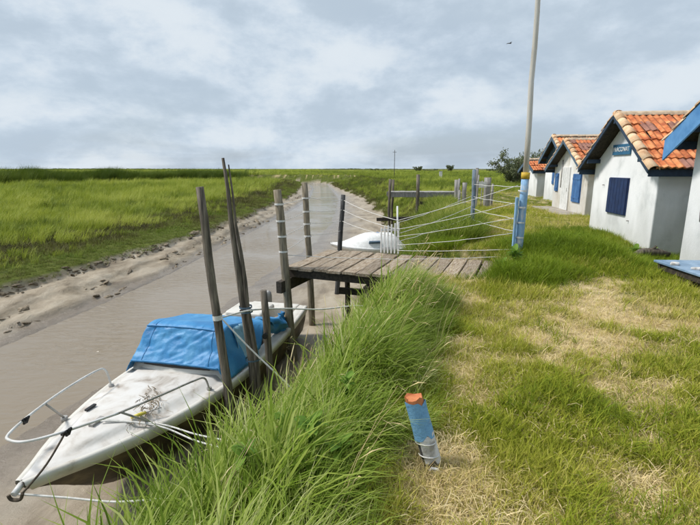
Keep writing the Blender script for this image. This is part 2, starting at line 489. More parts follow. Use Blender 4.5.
def height(x, y):
    x = np.asarray(x, float)
    y = np.asarray(y, float)
    wL, wR, vL, toe, cr = edges(y)
    far = np.clip(1 - np.abs(y) / 60, 0, 1)
    j = (fbm(x, y, 0.9, 3) - 0.5) * 0.9 * np.clip(np.abs(y) / 20 + 0.6, 0.6, 2.0)
    vLj = vL + j * 0.9
    j2 = (fbm(x, y, 0.8, 9) - 0.5) * np.clip((y - 9) / 12, 0, 1) * 1.6
    toej = toe + j2
    cr = np.maximum(cr, toej + 0.8)
    z = np.zeros_like(x)
    # left marsh
    d = vLj - x
    zl = -1.36 + 0.10 * sstep(0, 1.2, d) + 0.18 * sstep(2, 30, d) + 0.10 * (fbm(x, y, 0.35, 5) - 0.5)
    # left mud: broken scarp, terraces and gullies down to the water
    t = np.clip((x - vLj) / np.maximum(wL - vLj, 0.2), 0, 1)
    terr = 0.24 * (fbm(x * 0.8 + y * 0.10, y * 0.45, 1.6, 21) - 0.5) + 0.13 * (fbm(x, y, 3.1, 23) - 0.5)
    terr2 = 0.075 * sstep(0.42, 0.5, t + 0.30 * (fbm(x, y, 1.1, 27) - 0.5)) + 0.07 * sstep(0.72, 0.80, t + 0.30 * (fbm(x, y, 0.9, 28) - 0.5))
    zm = -1.60 - 0.26 * t ** 1.1 - terr2 * 1.1 + terr * (1 - t) * (0.25 + t) * 2.4 + 0.03
    # channel
    c = np.clip((x - wL) / np.maximum(wR - wL, 0.2), 0, 1)
    zc = WATER_Z - 0.012 - 0.5 * np.sin(math.pi * c)
    # right mud
    u = np.clip((x - wR) / np.maximum(toej - wR, 0.2), 0, 1)
    zr = WATER_Z - 0.012 + 0.27 * u ** 0.9 + (0.07 * (fbm(x, y, 1.5, 31) - 0.5) + 0.05 * (fbm(x, y, 4.0, 33) - 0.5)) * np.minimum(1, u * 6 + 0.2)
    # right bank
    b = np.clip((x - toej) / np.maximum(cr - toej, 0.3), 0, 1)
    near = np.clip((22 - y) / 8, 0, 1)
    prof = near * (b * 0.35 + 0.65 * sstep(0, 1, b)) + (1 - near) * (0.18 * sstep(0, 0.12, b) + 0.12 * b + 0.70 * b ** 2.2)
    z_toe = zr * 0 + WATER_Z + 0.26
    zb = z_toe + (0.0 - z_toe) * prof + 0.12 * (fbm(x, y, 0.7, 41) - 0.5) * np.sin(math.pi * b)
    # top of the bank
    zt = 0.0 + 0.10 * (fbm(x, y, 0.5, 51) - 0.5) + 0.03 * (fbm(x, y, 2.5, 53) - 0.5)
    zt = zt + 0.20 * np.exp(-(((x - 3.9) / 1.6) ** 2 + ((y - 8.0) / 1.3) ** 2))
    zt = zt - 0.22 * sstep(4.3, 5.3, x) * sstep(10.5, 8.5, y)
    zt = zt * np.clip((x - cr) / 0.6, 0, 1) + 0
    lip = sstep(-0.10 - 0.10 * fbm(x, y, 1.7, 36), 0.14, x - vLj)      # crumbling edge of the marsh
    zm = np.where(x < vLj + 0.3, zl + (zm - zl) * lip, zm)
    z = np.where(x < vLj - 0.25, zl, np.where(x < wL, zm, np.where(x < wR, zc, np.where(x < toej, zr, np.where(x < cr, zb, zt)))))
    # hollow under the jetty deck
    u_ = (x + 1.12) * 0.929 - (y - 7.55) * 0.370
    v_ = (x + 1.12) * 0.370 + (y - 7.55) * 0.929
    pit = sstep(-0.3, 0.1, u_) * sstep(3.5, 3.2, u_) * sstep(-0.15, 0.15, v_) * sstep(2.1, 1.75, v_)
    z = np.where(z > -0.32, z + (-0.32 - z) * pit, z)
    return z


def hz(x, y):
    return float(height(np.array([x]), np.array([y]))[0])


def axis(lo, hi, step, a, b, growth):
    core = list(np.arange(a, b + 1e-6, step))
    out, s, p = [], step, core[-1]
    while p < hi:
        s = min(s * growth, 250); p += s; out.append(p)
    neg, s, p = [], step, core[0]
    while p > lo:
        s = min(s * growth, 250); p -= s; neg.append(p)
    return np.array(neg[::-1] + core + out)


ax = axis(-2600, 2600, 0.085, -12.5, 7.5, 1.09)
ay = axis(-30, 4200, 0.085, 0.8, 14.0, 1.035)
GX, GY = np.meshgrid(ax, ay)
GZ = height(GX, GY)
nr, nc = GX.shape
co = np.stack([GX.ravel(), GY.ravel(), GZ.ravel()], 1)
ii = (np.arange(nr - 1)[:, None] * nc + np.arange(nc - 1)[None, :]).ravel()
quads = np.stack([ii, ii + 1, ii + nc + 1, ii + nc], 1)
gm = bpy.data.meshes.new('ground')
gm.vertices.add(len(co)); gm.vertices.foreach_set('co', co.ravel())
gm.loops.add(len(quads) * 4); gm.loops.foreach_set('vertex_index', quads.ravel())
gm.polygons.add(len(quads)); gm.polygons.foreach_set('loop_start', np.arange(len(quads)) * 4)
gm.update(calc_edges=True)
gm.polygons.foreach_set('use_smooth', np.ones(len(quads), bool))
wL, wR, vL, toe, cr = edges(GY)
jj = (fbm(GX, GY, 0.9, 3) - 0.5) * 0.9 * np.clip(np.abs(GY) / 20 + 0.6, 0.6, 2.0) * 0.9
jj2 = (fbm(GX, GY, 0.8, 9) - 0.5) * np.clip((GY - 9) / 12, 0, 1) * 1.6
veg = np.maximum(sstep(0.05, -0.16, GX - (vL + jj)), sstep(-0.10, 0.25, GX - (toe + jj2)))

veg = np.where((GY > 111) & (GX < -14), 1.0, veg)


def dry_mask(x, y):
    """where the lawn has died back to straw"""
    p = (np.exp(-(((x - 2.0) / 1.5) ** 2 + ((y - 4.6) / 1.4) ** 2)) * 0.95
         + np.exp(-(((x - 1.7) / 0.9) ** 2 + ((y - 2.9) / 0.6) ** 2)) * 0.55
         + np.exp(-(((x - 0.35) / 0.5) ** 2 + ((y - 1.75) / 0.5) ** 2)) * 0.8
         + np.exp(-(((x - 4.0) / 1.0) ** 2 + ((y - 4.6) / 0.5) ** 2)) * 0.40)
    p = p + 0.18 * sstep(12, 16, y) * sstep(40, 25, y) * (x > 5)
    n = fbm(x, y, 1.3, 61, 4)
    n2 = fbm(x, y, 4.5, 67, 3)
    return np.clip((p * 0.85 + (n - 0.5) * 2.0 + (n2 - 0.5) * 1.5 - 0.19) * 1.8, 0, 1)


dry = dry_mask(GX, GY) * (GX > cr)
wet = sstep(0.20, 0.0, GZ - WATER_Z)
for nm, arr in (('veg', veg), ('dry', dry), ('wet', wet)):
    at = gm.attributes.new(nm, 'FLOAT', 'POINT')
    at.data.foreach_set('value', arr.ravel().astype(np.float32))


def ground_material():
    m = bpy.data.materials.new('mud_and_soil')
    m.use_nodes = True
    t = m.node_tree
    b = t.nodes['Principled BSDF']
    N, L = t.nodes.new, t.links.new
    geo = N('ShaderNodeNewGeometry')

    def noise(s, d=6, r=0.6, dist=0.2, stretch=None):
        n = N('ShaderNodeTexNoise')
        n.inputs['Scale'].default_value = s; n.inputs['Detail'].default_value = d
        n.inputs['Roughness'].default_value = r; n.inputs['Distortion'].default_value = dist
        if stretch:
            mp = N('ShaderNodeMapping'); mp.inputs['Scale'].default_value = stretch
            L(geo.outputs['Position'], mp.inputs['Vector']); L(mp.outputs[0], n.inputs['Vector'])
        else:
            L(geo.outputs['Position'], n.inputs['Vector'])
        return n.outputs['Fac']

    def ramp(f, stops):
        r = N('ShaderNodeValToRGB'); el = r.color_ramp.elements
        el[0].position, el[0].color = stops[0][0], (*stops[0][1], 1)
        el[1].position, el[1].color = stops[-1][0], (*stops[-1][1], 1)
        for p, c in stops[1:-1]:
            q = el.new(p); q.color = (*c, 1)
        L(f, r.inputs['Fac'])
        return r.outputs[0]

    def mixc(f, a, c):
        x_ = N('ShaderNodeMix'); x_.data_type = 'RGBA'
        L(f, x_.inputs['Factor']); L(a, x_.inputs['A']); L(c, x_.inputs['B'])
        return x_.outputs['Result']

    def attr(nm):
        a = N('ShaderNodeAttribute'); a.attribute_name = nm
        return a.outputs['Fac']

    mud = ramp(noise(1.4, 9, 0.62, 0.6, (1.0, 0.45, 3)), [(0.30, (0.12, 0.085, 0.05)), (0.44, (0.25, 0.20, 0.135)), (0.57, (0.36, 0.30, 0.22)), (0.75, (0.42, 0.365, 0.28))])
    wetmud = ramp(noise(1.1, 7, 0.6, 0.4), [(0.3, (0.15, 0.12, 0.09)), (0.7, (0.25, 0.21, 0.165))])
    mudc = mixc(attr('wet'), mud, wetmud)
    soil = ramp(noise(3.0, 8), [(0.3, (0.045, 0.055, 0.016)), (0.5, (0.085, 0.105, 0.022)), (0.7, (0.13, 0.14, 0.04))])
    straw = ramp(noise(9.0, 9, 0.7), [(0.3, (0.27, 0.20, 0.10)), (0.5, (0.49, 0.385, 0.21)), (0.7, (0.66, 0.55, 0.35))])
    land = mixc(attr('dry'), soil, straw)
    L(mixc(attr('veg'), mudc, land), b.inputs['Base Color'])
    rr = N('ShaderNodeMapRange'); rr.inputs['To Min'].default_value = 0.55; rr.inputs['To Max'].default_value = 0.22
    L(attr('wet'), rr.inputs['Value'])
    rv = N('ShaderNodeMix'); L(attr('veg'), rv.inputs['Factor']); L(rr.outputs[0], rv.inputs['A']); rv.inputs['B'].default_value = 0.95
    L(rv.outputs['Result'], b.inputs['Roughness'])
    sv = N('ShaderNodeMapRange'); sv.inputs['To Min'].default_value = 0.4; sv.inputs['To Max'].default_value = 0.05
    L(attr('veg'), sv.inputs['Value']); L(sv.outputs[0], b.inputs['Specular IOR Level'])
    b.inputs['Specular IOR Level'].default_value = 0.4
    bp = N('ShaderNodeBump'); bp.inputs['Strength'].default_value = 0.8; bp.inputs['Distance'].default_value = 0.05
    L(noise(5, 9, 0.7, 0.5), bp.inputs['Height']); L(bp.outputs[0], b.inputs['Normal'])
    return m


gm.materials.append(ground_material())
tag(link('ground', gm), 'muddy creek banks, marsh flat and grassy bank top', kind='structure')

# water: one strip that follows the creek
wy = np.concatenate([np.arange(-30, 60, 0.6), np.arange(60, 119, 1.0)])
a_, b_ = np.interp(wy, TY, TWL), np.interp(wy, TY, TWR)
mb = MB()
P = []
for y_, l_, r_ in zip(wy, a_, b_):
    k = 0.25
    P.append([(l_ - k + (r_ - l_ + 2 * k) * q / 6, y_, WATER_Z) for q in range(7)])
mb.grid(P)


def water_material():
    m = bpy.data.materials.new('muddy_water')
    m.use_nodes = True
    t = m.node_tree
    b = t.nodes['Principled BSDF']
    N, L = t.nodes.new, t.links.new
    geo = N('ShaderNodeNewGeometry')
    b.inputs['Base Color'].default_value = (0.235, 0.192, 0.138, 1)
    b.inputs['Roughness'].default_value = 0.04
    b.inputs['IOR'].default_value = 1.33
    mp = N('ShaderNodeMapping'); mp.inputs['Scale'].default_value = (1.0, 2.4, 1); mp.inputs['Rotation'].default_value = (0, 0, 0.5)
    L(geo.outputs['Position'], mp.inputs['Vector'])
    n1 = N('ShaderNodeTexNoise'); n1.inputs['Scale'].default_value = 2.6; n1.inputs['Detail'].default_value = 5
    n1.inputs['Distortion'].default_value = 0.6
    L(mp.outputs[0], n1.inputs['Vector'])
    n3 = N('ShaderNodeTexNoise'); n3.inputs['Scale'].default_value = 0.25; n3.inputs['Detail'].default_value = 3
    L(geo.outputs['Position'], n3.inputs['Vector'])
    mr = N('ShaderNodeMapRange'); mr.inputs['From Min'].default_value = 0.4; mr.inputs['From Max'].default_value = 0.62
    mr.inputs['To Min'].default_value = 0.18; mr.inputs['To Max'].default_value = 0.75
    L(n3.outputs['Fac'], mr.inputs['Value'])
    bp = N('ShaderNodeBump'); bp.inputs['Distance'].default_value = 0.10
    L(mr.outputs[0], bp.inputs['Strength'])
    L(n1.outputs['Fac'], bp.inputs['Height']); L(bp.outputs[0], b.inputs['Normal'])
    return m


tag(mb.build('water', water_material()), 'muddy tidal creek water', kind='structure')

# ------------------------------------------------------------------ cabins
def tile_mesh(w=0.27, L=0.40, matname='tile'):
    mb = MB()
    n = 8
    top0, top1, bot0 = [], [], []
    for i in range(n + 1):
        u = i / n
        hgt = 0.030 * (0.5 - 0.5 * math.cos(u * 4 * math.pi)) + 0.010
        top0.append((u * w, 0, hgt + 0.030))
        top1.append((u * w, L, hgt))
        bot0.append((u * w, 0.0, hgt - 0.002))
    mb.grid([bot0, top0, top1], smooth=False)
    return mb.mesh('tile', matname)


TILES = [tile_mesh(matname=m_) for m_ in ('tile', 'tile', 'tile_grey')]


def halfround(L, r0, r1, m, thick=0.014):
    mb = MB()
    P0, P1, Q0, Q1 = [], [], [], []
    for i in range(8):
        a = math.pi * i / 7
        for lst, y, r in ((P0, 0, r0), (P1, L, r1), (Q0, 0, r0 - thick), (Q1, L, r1 - thick)):
            lst.append((math.cos(a) * r, y, math.sin(a) * r * 0.85))
    mb.grid([P1, P0, Q0, Q1])
    return mb.mesh('cap', m)


VERGE = halfround(0.36, 0.110, 0.092, 'tile_pale')
RIDGE = halfround(0.42, 0.12, 0.11, 'ridge')


def cabin(name, label, loc, a, w, d, he, hr, wallmat, fascia, tiles_single, over=0.33, side=0.22, fh=0.17, gable=None, verge=True):
    """local x runs from the facade into the cabin, local y along the facade"""
    t = thing(name, label, 'cabin', loc, -a)
    mb = MB()
    base = -0.5
    # subdivided, slightly uneven wall shell
    prof = [(0, base), (0, he), (w / 2, hr), (w, he), (w, base)]
    ring = []
    for x_ in (0, d):
        ring.append([(x_, p[0], p[1]) for p in prof])
    vs_ = ring[0] + ring[1]
    mb.add(vs_, [(0, 1, 2, 3, 4), (9, 8, 7, 6, 5), (0, 5, 6, 1), (3, 8, 9, 4), (1, 6, 7, 2), (2, 7, 8, 3)])
    wall = mb.build('wall', wallmat, t)
    bevel(wall, 0.02, 2)
    tan = (hr - he) / (w / 2)
    ang = math.atan(tan)
    ca, sa = math.cos(ang), math.sin(ang)
    run = w / 2 + side                          # horizontal run of one slope
    slope = run / ca
    x0, x1 = -over, d + 0.15
    roof = MB()
    for sgn in (-1, 1):
        tv = Vector((0, -sgn * ca, sa))         # up the slope
        nv = Vector((0, sgn * sa, ca))
        eave = Vector((0, w / 2 + sgn * run, hr - run * tan)) + nv * 0.012
        top = eave + tv * slope
        th = nv * 0.035
        vv = [eave + Vector((x0, 0, 0)), eave + Vector((x1, 0, 0)), top + Vector((x1, 0, 0)), top + Vector((x0, 0, 0))]
        vv = vv + [p + th for p in vv]
        roof.add(vv, [(0, 1, 2, 3), (7, 6, 5, 4), (0, 4, 5, 1), (1, 5, 6, 2), (2, 6, 7, 3), (3, 7, 4, 0)])
    ro = roof.build('roof', 'timber', t)
    # tiles
    tw, expo = 0.27, 0.335
    nrow = int((slope + 0.02) / expo)
    ncol = int((x1 - x0 - (0.10 if verge else 0)) / tw)
    joined = {0: MB(), 2: MB()}
    rr = random.Random(hash(name) % 1000 + 5)
    rr = random.Random(len(label) * 7 + int(w * 100))
    for sgn in (-1, 1):
        tv = Vector((0, -sgn * ca, sa))
        nv = Vector((0, sgn * sa, ca))
        uv = Vector((-sgn, 0, 0))
        eave = Vector((0, w / 2 + sgn * run, hr - run * tan)) + nv * 0.047
        for r in range(nrow):
            wave = 0.0
            for c in range(ncol):
                xs = x0 + (0.10 if verge else 0) + c * tw + (tw if sgn > 0 else 0)
                drop = 0.0
                k = 0
                broken = (sgn < 0 and r in (nrow - 3, nrow - 2, nrow - 4) and 1 <= c <= 8)
                if broken:
                    k = 2 if rr.random() < 0.45 else 0
                elif rr.random() < 0.07:
                    k = 2
                p = eave + tv * (r * expo - 0.05 + rr.uniform(-.012, .012) + (rr.uniform(-.06, .02) if broken else 0)) + Vector((xs, 0, 0)) + nv * (rr.uniform(0, .010) + (rr.uniform(0, .03) if broken else 0))
                m3 = Matrix((uv, tv, nv)).transposed()
                m3 = m3 @ Euler((rr.uniform(-.02, .02), rr.uniform(-.03, .03), rr.uniform(-.03, .03) + (rr.uniform(-.10, .10) if broken else 0))).to_matrix()
                if sgn > 0:
                    pass
                if tiles_single:
                    o = link('tile', TILES[k], ro)
                    o.matrix_basis = Matrix.Translation(p) @ m3.to_4x4()
                else:
                    me = TILES[k]
                    joined[0 if k != 2 else 2].add([p + m3 @ v.co for v in me.vertices], [tuple(q.vertices) for q in me.polygons])
    if not tiles_single:
        for k, mname in ((0, 'tile'), (2, 'tile_grey')):
            if joined[k].v:
                tag(joined[k].build('tile_field', mname, ro), kind='stuff')
    # verge tiles on the front gable, ridge tiles along the top
    if verge:
        for sgn in (-1, 1):
            tv = Vector((0, -sgn * ca, sa))
            nv = Vector((0, sgn * sa, ca))
            uv = tv.cross(nv)
            eave = Vector((x0 + 0.07, w / 2 + sgn * run, hr - run * tan)) + nv * 0.055
            m3 = Matrix((uv, tv, nv)).transposed()
            nn = int(slope / 0.30)
            for i in range(nn + 1):
                s = -0.06 + i * (slope - 0.02) / (nn + 0.6)
                o = link('verge_tile', VERGE, ro)
                o.matrix_basis = Matrix.Translation(eave + tv * s + nv * (0.012 * ((i * 7) % 3) / 2)) @ (m3 @ Euler((-0.05, rr.uniform(-.06, .06), rr.uniform(-.04, .04))).to_matrix()).to_4x4()
    nn = int((x1 - x0) / 0.37)
    for i in range(nn):
        o = link('ridge_tile', RIDGE, ro)
        o.matrix_basis = Matrix.Translation((x0 + 0.02 + i * (x1 - x0) / nn, w / 2, hr + 0.018 + rr.uniform(-.006, .006))) @ Euler((0.03, 0, -math.pi / 2)).to_matrix().to_4x4()
    # bargeboards along the front gable, eaves boards along both sides
    for sgn in (-1, 1):
        m_ = MB()
        lo = Vector((x0 - 0.018, w / 2 + sgn * (run + 0.02), hr - (run + 0.02) * tan - fh / 2 + 0.035))
        hi = Vector((x0 - 0.018, w / 2 + sgn * 0.012, hr - fh / 2 + 0.035))
        yv = Vector((0, 0, fh / 2 / ca))
        th = Vector((0.03, 0, 0))
        vv = [lo - yv, hi - yv, hi + yv, lo + yv]
        vv = vv + [p + th for p in vv]
        m_.add(vv, [(0, 1, 2, 3), (7, 6, 5, 4), (0, 4, 5, 1), (1, 5, 6, 2), (2, 6, 7, 3), (3, 7, 4, 0)])
        m_.build('bargeboard', fascia, t)
        m_ = MB()
        m_.beam((x0 + 0.016, w / 2 + sgn * (run - 0.01), hr - run * tan - 0.055), (x1, w / 2 + sgn * (run - 0.01), hr - run * tan - 0.055), 0.025, 0.13)
        m_.build('eaves_board', 'navy_dark', t)
    # purlin ends under the gable overhang
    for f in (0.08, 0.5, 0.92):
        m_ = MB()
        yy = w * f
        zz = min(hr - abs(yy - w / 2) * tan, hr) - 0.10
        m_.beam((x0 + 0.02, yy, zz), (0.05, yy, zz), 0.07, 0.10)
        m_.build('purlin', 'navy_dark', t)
    if gable:
        m_ = MB()
        g0 = he - 0.25
        k = (hr - g0) / tan
        n = 9
        for i in range(n):
            ya, yb = w * i / n + 0.006, w * (i + 1) / n - 0.006
            zt = lambda y: hr - abs(y - w / 2) * tan - 0.02
            pts = [(ya, g0), (yb, g0), (yb, zt(yb)), (ya, zt(ya))]
            if ya < w / 2 < yb:
                pts = [(ya, g0), (yb, g0), (yb, zt(yb)), (w / 2, zt(w / 2)), (ya, zt(ya))]
            q = len(pts)
            vv = [(-0.03, y, z) for y, z in pts] + [(-0.003, y, z) for y, z in pts]
            b_ = MB().add(vv, [tuple(reversed(range(q)))] + [(i_, (i_ + 1) % q, q + (i_ + 1) % q, q + i_) for i_ in range(q)])
            b_.build('gable_board', gable, t)
    return t


def shutters(par, y0, y1, z0, z1, m, leaves=2, x=-0.0, battens=True):
    """closed plank shutters on a facade at local x"""
    win = MB()
    win.box((x - 0.012, (y0 + y1) / 2, (z0 + z1) / 2), (0.024, y1 - y0 + 0.03, z1 - z0 + 0.03))
    wo = win.build('window', m, par)
    for l in range(leaves):
        a, b = y0 + (y1 - y0) * l / leaves, y0 + (y1 - y0) * (l + 1) / leaves
        n = 3
        for i in range(n):
            p, q = a + (b - a) * i / n + 0.005, a + (b - a) * (i + 1) / n - 0.005
            pl = MB().box((x - 0.038, (p + q) / 2, (z0 + z1) / 2), (0.026, q - p, z1 - z0)).build('plank', m, wo)
    for zz in () if not battens else (z0 + 0.16 * (z1 - z0), z1 - 0.16 * (z1 - z0)):
        MB().box((x - 0.057, (y0 + y1) / 2, zz), (0.012, y1 - y0 - 0.04, 0.06)).build('batten', m, wo)
    return wo


def lettering(text, size, m, parent, loc, rot, depth=0.004, squeeze=1.0):
    cu = bpy.data.curves.new('lettering', 'FONT')
    cu.body = text
    cu.size = size
    cu.extrude = depth
    cu.align_x = 'CENTER'
    cu.align_y = 'CENTER'
    tmp = bpy.data.objects.new('lettering', cu)
    C.objects.link(tmp)
    me = bpy.data.meshes.new_from_object(tmp.evaluated_get(bpy.context.evaluated_depsgraph_get()))
    bpy.data.objects.remove(tmp)
    me.materials.clear()
    me.materials.append(M[m])
    o = link('lettering', me, parent, loc, rot)
    o.scale = (squeeze, 1, 1)
    return o


# the cabin with the sign
c2 = cabin('cabin', 'white cabin with blue name sign, navy shutters and orange tiled roof', (6.2, 9.1, 0.0), R(6), 3.0, 4.0, 1.72, 2.76, 'wall', 'navy_dark', True, fh=0.075)
shutters(c2, 1.12, 2.02, 0.56, 1.38, 'navy', battens=False)
sg = MB().box((-0.018, 1.62, 2.04), (0.03, 0.84, 0.24)).build('sign', 'sign_blue', c2)
lettering('PRACONAT', 0.145, 'white_paint', sg, (-0.036, 1.62, 2.04), (R(90), 0, R(-90)))
for yy, zz in ((0.95, 0.45), (2.35, 1.2)):
    MB().tube([(0.02, yy, zz), (-0.05, yy, zz)], 0.012, 6).build('iron_peg', 'rail_dull', c2)

# the cabin at the right edge
c1 = cabin('cabin', 'white cabin at right edge with wide bright blue bargeboard', (5.45, 4.66, 0.0), R(6), 3.0, 4.0, 2.18, 3.10, 'wall', 'sky_blue', False, over=0.36, fh=0.30)
MB().tube([(0.0, 2.62, 0.75), (-0.012, 2.62, 0.9), (-0.012, 2.63, 1.15)], 0.01, 6).build('wall_hook', 'rail_dull', c1)

# the weathered cabin with a doorstep
c3 = cabin('cabin', 'weathered white cabin with bright blue shutter and concrete step', (8.2, 15.6, -0.05), R(8), 3.8, 4.2, 1.72, 2.68, 'wall_old', 'slate_blue', False, fh=0.11)
shutters(c3, 0.55, 1.35, 0.45, 1.45, 'mid_blue', 1)
shutters(c3, 3.15, 3.5, 0.75, 1.45, 'mid_blue', 1)
dr = MB().box((-0.012, 2.2, 0.85), (0.024, 0.9, 1.75)).build('door', 'wall_old', c3)
for i in range(4):
    MB().box((-0.034, 1.75 + 0.225 * (i + 0.5), 0.85), (0.02, 0.212, 1.7)).build('plank', 'white_paint', dr)
MB().tube([(-0.03, 1.86, 0.8), (-0.08, 1.86, 0.8), (-0.08, 1.86, 0.92), (-0.03, 1.86, 0.92)], 0.009, 6).build('door_handle', 'rail_dull', dr)
MB().tube([(-0.03, 2.75, 0.9), (-0.03, 2.75, 2.0)], 0.02, 6).build('drainpipe', 'grey_metal', c3)
st = MB()
st.box((-0.42, 1.9, -0.06), (0.82, 3.7, 0.26))
bevel(st.build('step', 'concrete', c3), 0.03, 2)

# cabin behind it, its gable boarded in dark blue
c4 = cabin('cabin', 'far cabin with dark blue boarded gable behind the weathered cabin', (9.95, 20.7, 0.05), R(7), 3.4, 4.0, 2.05, 3.05, 'wall', 'slate_blue', False, gable='slate_blue')
shutters(c4, 1.2, 2.1, 0.8, 1.5, 'mid_blue', 2)
# low shed furthest away
c5 = cabin('shed', 'low far shed with small orange roof beside the willow bush', (10.75, 26.0, 0.1), R(5), 2.6, 3.0, 1.45, 2.0, 'wall', 'slate_blue', False, verge=False)
db = MB().box((0.95, -0.014, 0.72), (0.55, 0.028, 1.3)).build('door', 'mid_blue', c5)
MB().box((0.75, -0.034, 0.75), (0.03, 0.02, 0.12)).build('door_handle', 'grey_metal', db)

# ------------------------------------------------------------------ the near jetty
JA = math.atan2(-0.37, 0.93)
J0 = Vector((-1.12, 7.55, 0))
ju = Vector((math.cos(JA), math.sin(JA), 0))
jn = Vector((-math.sin(JA), math.cos(JA), 0))
DECK = -0.06
jetty = thing('jetty', 'weathered plank jetty with rope rails reaching over the creek bank', 'jetty', J0, JA)
pitch = 0.262
NB = 13
bm_board = []
for k in range(3):
    m_ = MB()
    P = []
    hw, th = 0.118, 0.045
    L_ = 1.80
    for i in range(7):
        y_ = L_ * i / 6
        dz = 0.004 * math.sin(i * 2.1 + k * 2)
        P.append([(-hw, y_, -th + dz), (-hw, y_, dz - .006), (-hw + .008, y_, dz), (hw - .008, y_, dz + 0.003 * (k - 1)), (hw, y_, dz - .006), (hw, y_, -th + dz), (-hw, y_, -th + dz)])
    m_.grid(P, smooth=False)
    m_.add(P[0][:6], [(0, 1, 2, 3, 4, 5)]); m_.add(P[-1][:6], [(5, 4, 3, 2, 1, 0)])
    bm_board.append(m_.mesh('board', 'board'))
rr = random.Random(3)
for i in range(NB):
    o = link('board', bm_board[i % 3], jetty, (0.13 + i * pitch, rr.uniform(-0.05, 0.03), DECK + rr.uniform(-.006, .006)), (rr.uniform(-.004, .004), rr.uniform(-.012, .012), rr.uniform(-.012, .012)))
for n_ in (0.12, 0.9, 1.68):
    MB().beam((-0.02, n_, DECK - 0.125), (NB * pitch, n_, DECK - 0.125), 0.07, 0.15).build('joist', 'timber', jetty)
MB().beam((0.02, -0.28, DECK - 0.31), (0.06, 2.0, DECK - 0.31), 0.10, 0.20).build('crossbeam', 'timber', jetty)
MB().beam((1.5, -0.05, DECK - 0.30), (1.5, 1.9, DECK - 0.30), 0.09, 0.18).build('crossbeam', 'timber', jetty)
MB().beam((0.55, 1.1, -0.72), (2.1, 1.1, -0.68), 0.07, 0.12).build('brace', 'timber', jetty)
MB().beam((0.5, 1.6, -0.55), (2.0, 1.45, -0.60), 0.07, 0.12).build('brace', 'timber', jetty)


def jl(x_, y_, z_):
    """world to jetty-local"""
    p = Vector((x_, y_, 0)) - J0
    return Vector((p.dot(ju), p.dot(jn), z_))


def post_path(b, t, n=7, wob=0.012, seed=0):
    r_ = random.Random(seed)
    b, t = Vector(b), Vector(t)
    return [b.lerp(t, i / (n - 1)) + Vector((r_.uniform(-wob, wob), r_.uniform(-wob, wob), 0)) * (0 < i) for i in range(n)]


posts = {
    'A': (jl(-0.99, 7.42, -2.2), jl(-1.20, 7.50, 1.26), 0.070, 'post'),
    'B': (jl(-0.82, 9.42, -2.2), jl(-0.94, 9.40, 1.32), 0.066, 'post'),
    'C': (jl(-0.40, 12.0, -2.2), jl(-0.17, 12.0, 0.92), 0.065, 'post_black'),
    'D': (jl(3.10, 11.2, -0.3), jl(3.06, 11.2, 1.58), 0.052, 'post_dull'),
    'F': (jl(-0.05, 8.9, -2.1), jl(-0.05, 8.9, -0.15), 0.055, 'timber'),
    'H': (jl(0.62, 8.4, -1.9), jl(0.62, 8.4, -0.15), 0.06, 'timber'),
}
for k, (b, t, r_, m_) in posts.items():
    pts = post_path(b, t, 8, 0.012, ord(k))
    MB().tube(pts, [r_ * (1.12 - 0.2 * i / 7) for i in range(8)], 10, jitter=0.05, seed=ord(k)).build('post', m_, jetty)


def sag(a, b, s, n=10, wob=0.0, seed=0):
    r_ = random.Random(seed)
    a, b = Vector(a), Vector(b)
    return [a.lerp(b, i / (n - 1)) + Vector((0, 0, -4 * s * (i / (n - 1)) * (1 - i / (n - 1)) + (r_.uniform(-wob, wob) if 0 < i < n - 1 else 0))) for i in range(n)]


def atz(k, z):
    b, t = posts[k][0], posts[k][1]
    f = (z - b.z) / (t.z - b.z)
    return b.lerp(t, f)


ER = jl(2.93, 7.72, 0)
lev_left = [1.02, 0.74, 0.48, 0.22]
for z_ in lev_left:
    MB().tube(sag(atz('A', z_), atz('B', z_ - .02), 0.02, 6), 0.0055, 5).build('rail_rope', 'rope', jetty)
    for k, dz in (('A', 0), ('B', -.02)):
        p = atz(k, z_ + dz)
        MB().tube([p + Vector((0, 0, -.016)), p + Vector((0, 0, .016))], 0.079, 10, cap=False).build('rope_lashing', 'rope', jetty)
lev_c = [0.78, 0.52, 0.22, -0.05]
for zb, zc in zip(lev_left, lev_c):
    MB().tube(sag(atz('B', zb), atz('C', zc), 0.03, 8), 0.006, 5).build('rail_rope', 'rope', jetty)
gp = jl(0.93, 8.60, 0)
lev_e = [1.32, 1.03, 0.77, 0.50, 0.21]
lev_g = [0.62, 0.45, 0.30, 0.14, 0.03]
for i, (ze, zg) in enumerate(zip(lev_e, lev_g)):
    MB().tube(sag((gp.x, gp.y, zg), (ER.x - .05, ER.y, ze), 0.02 + 0.012 * (i % 2), 14, 0.004, i), 0.0055, 5).build('rail_rope', 'rope', jetty)
for i, zc in enumerate(lev_c[:3]):
    MB().tube(sag(atz('C', zc), (gp.x, gp.y, lev_g[i]), 0.05, 10), 0.007, 5).build('rail_rope', 'rope', jetty)
for i, (zd, ze) in enumerate(zip([1.22, 0.92, 0.62, 0.36], [1.30, 1.0, 0.74, 0.52])):
    MB().tube(sag(atz('D', zd), (ER.x, ER.y, ze), 0.012 + 0.006 * i, 10, 0.01, i + 40), 0.0055, 5).build('rail_rope', 'rope', jetty)
for i, (zd, zg) in enumerate(zip([0.95, 0.70, 0.45], [0.58, 0.36, 0.2])):
    MB().tube(sag((gp.x, gp.y, zg), atz('D', zd), 0.04, 12, 0.01, i + 60), 0.006, 5).build('rail_rope', 'rope', jetty)
MB().tube(sag(atz('A', 0.16), (ER.x - .06, ER.y - 0.05, 0.10), 0.07, 16, 0.004, 5), 0.0055, 5).build('rail_rope', 'rope', jetty)

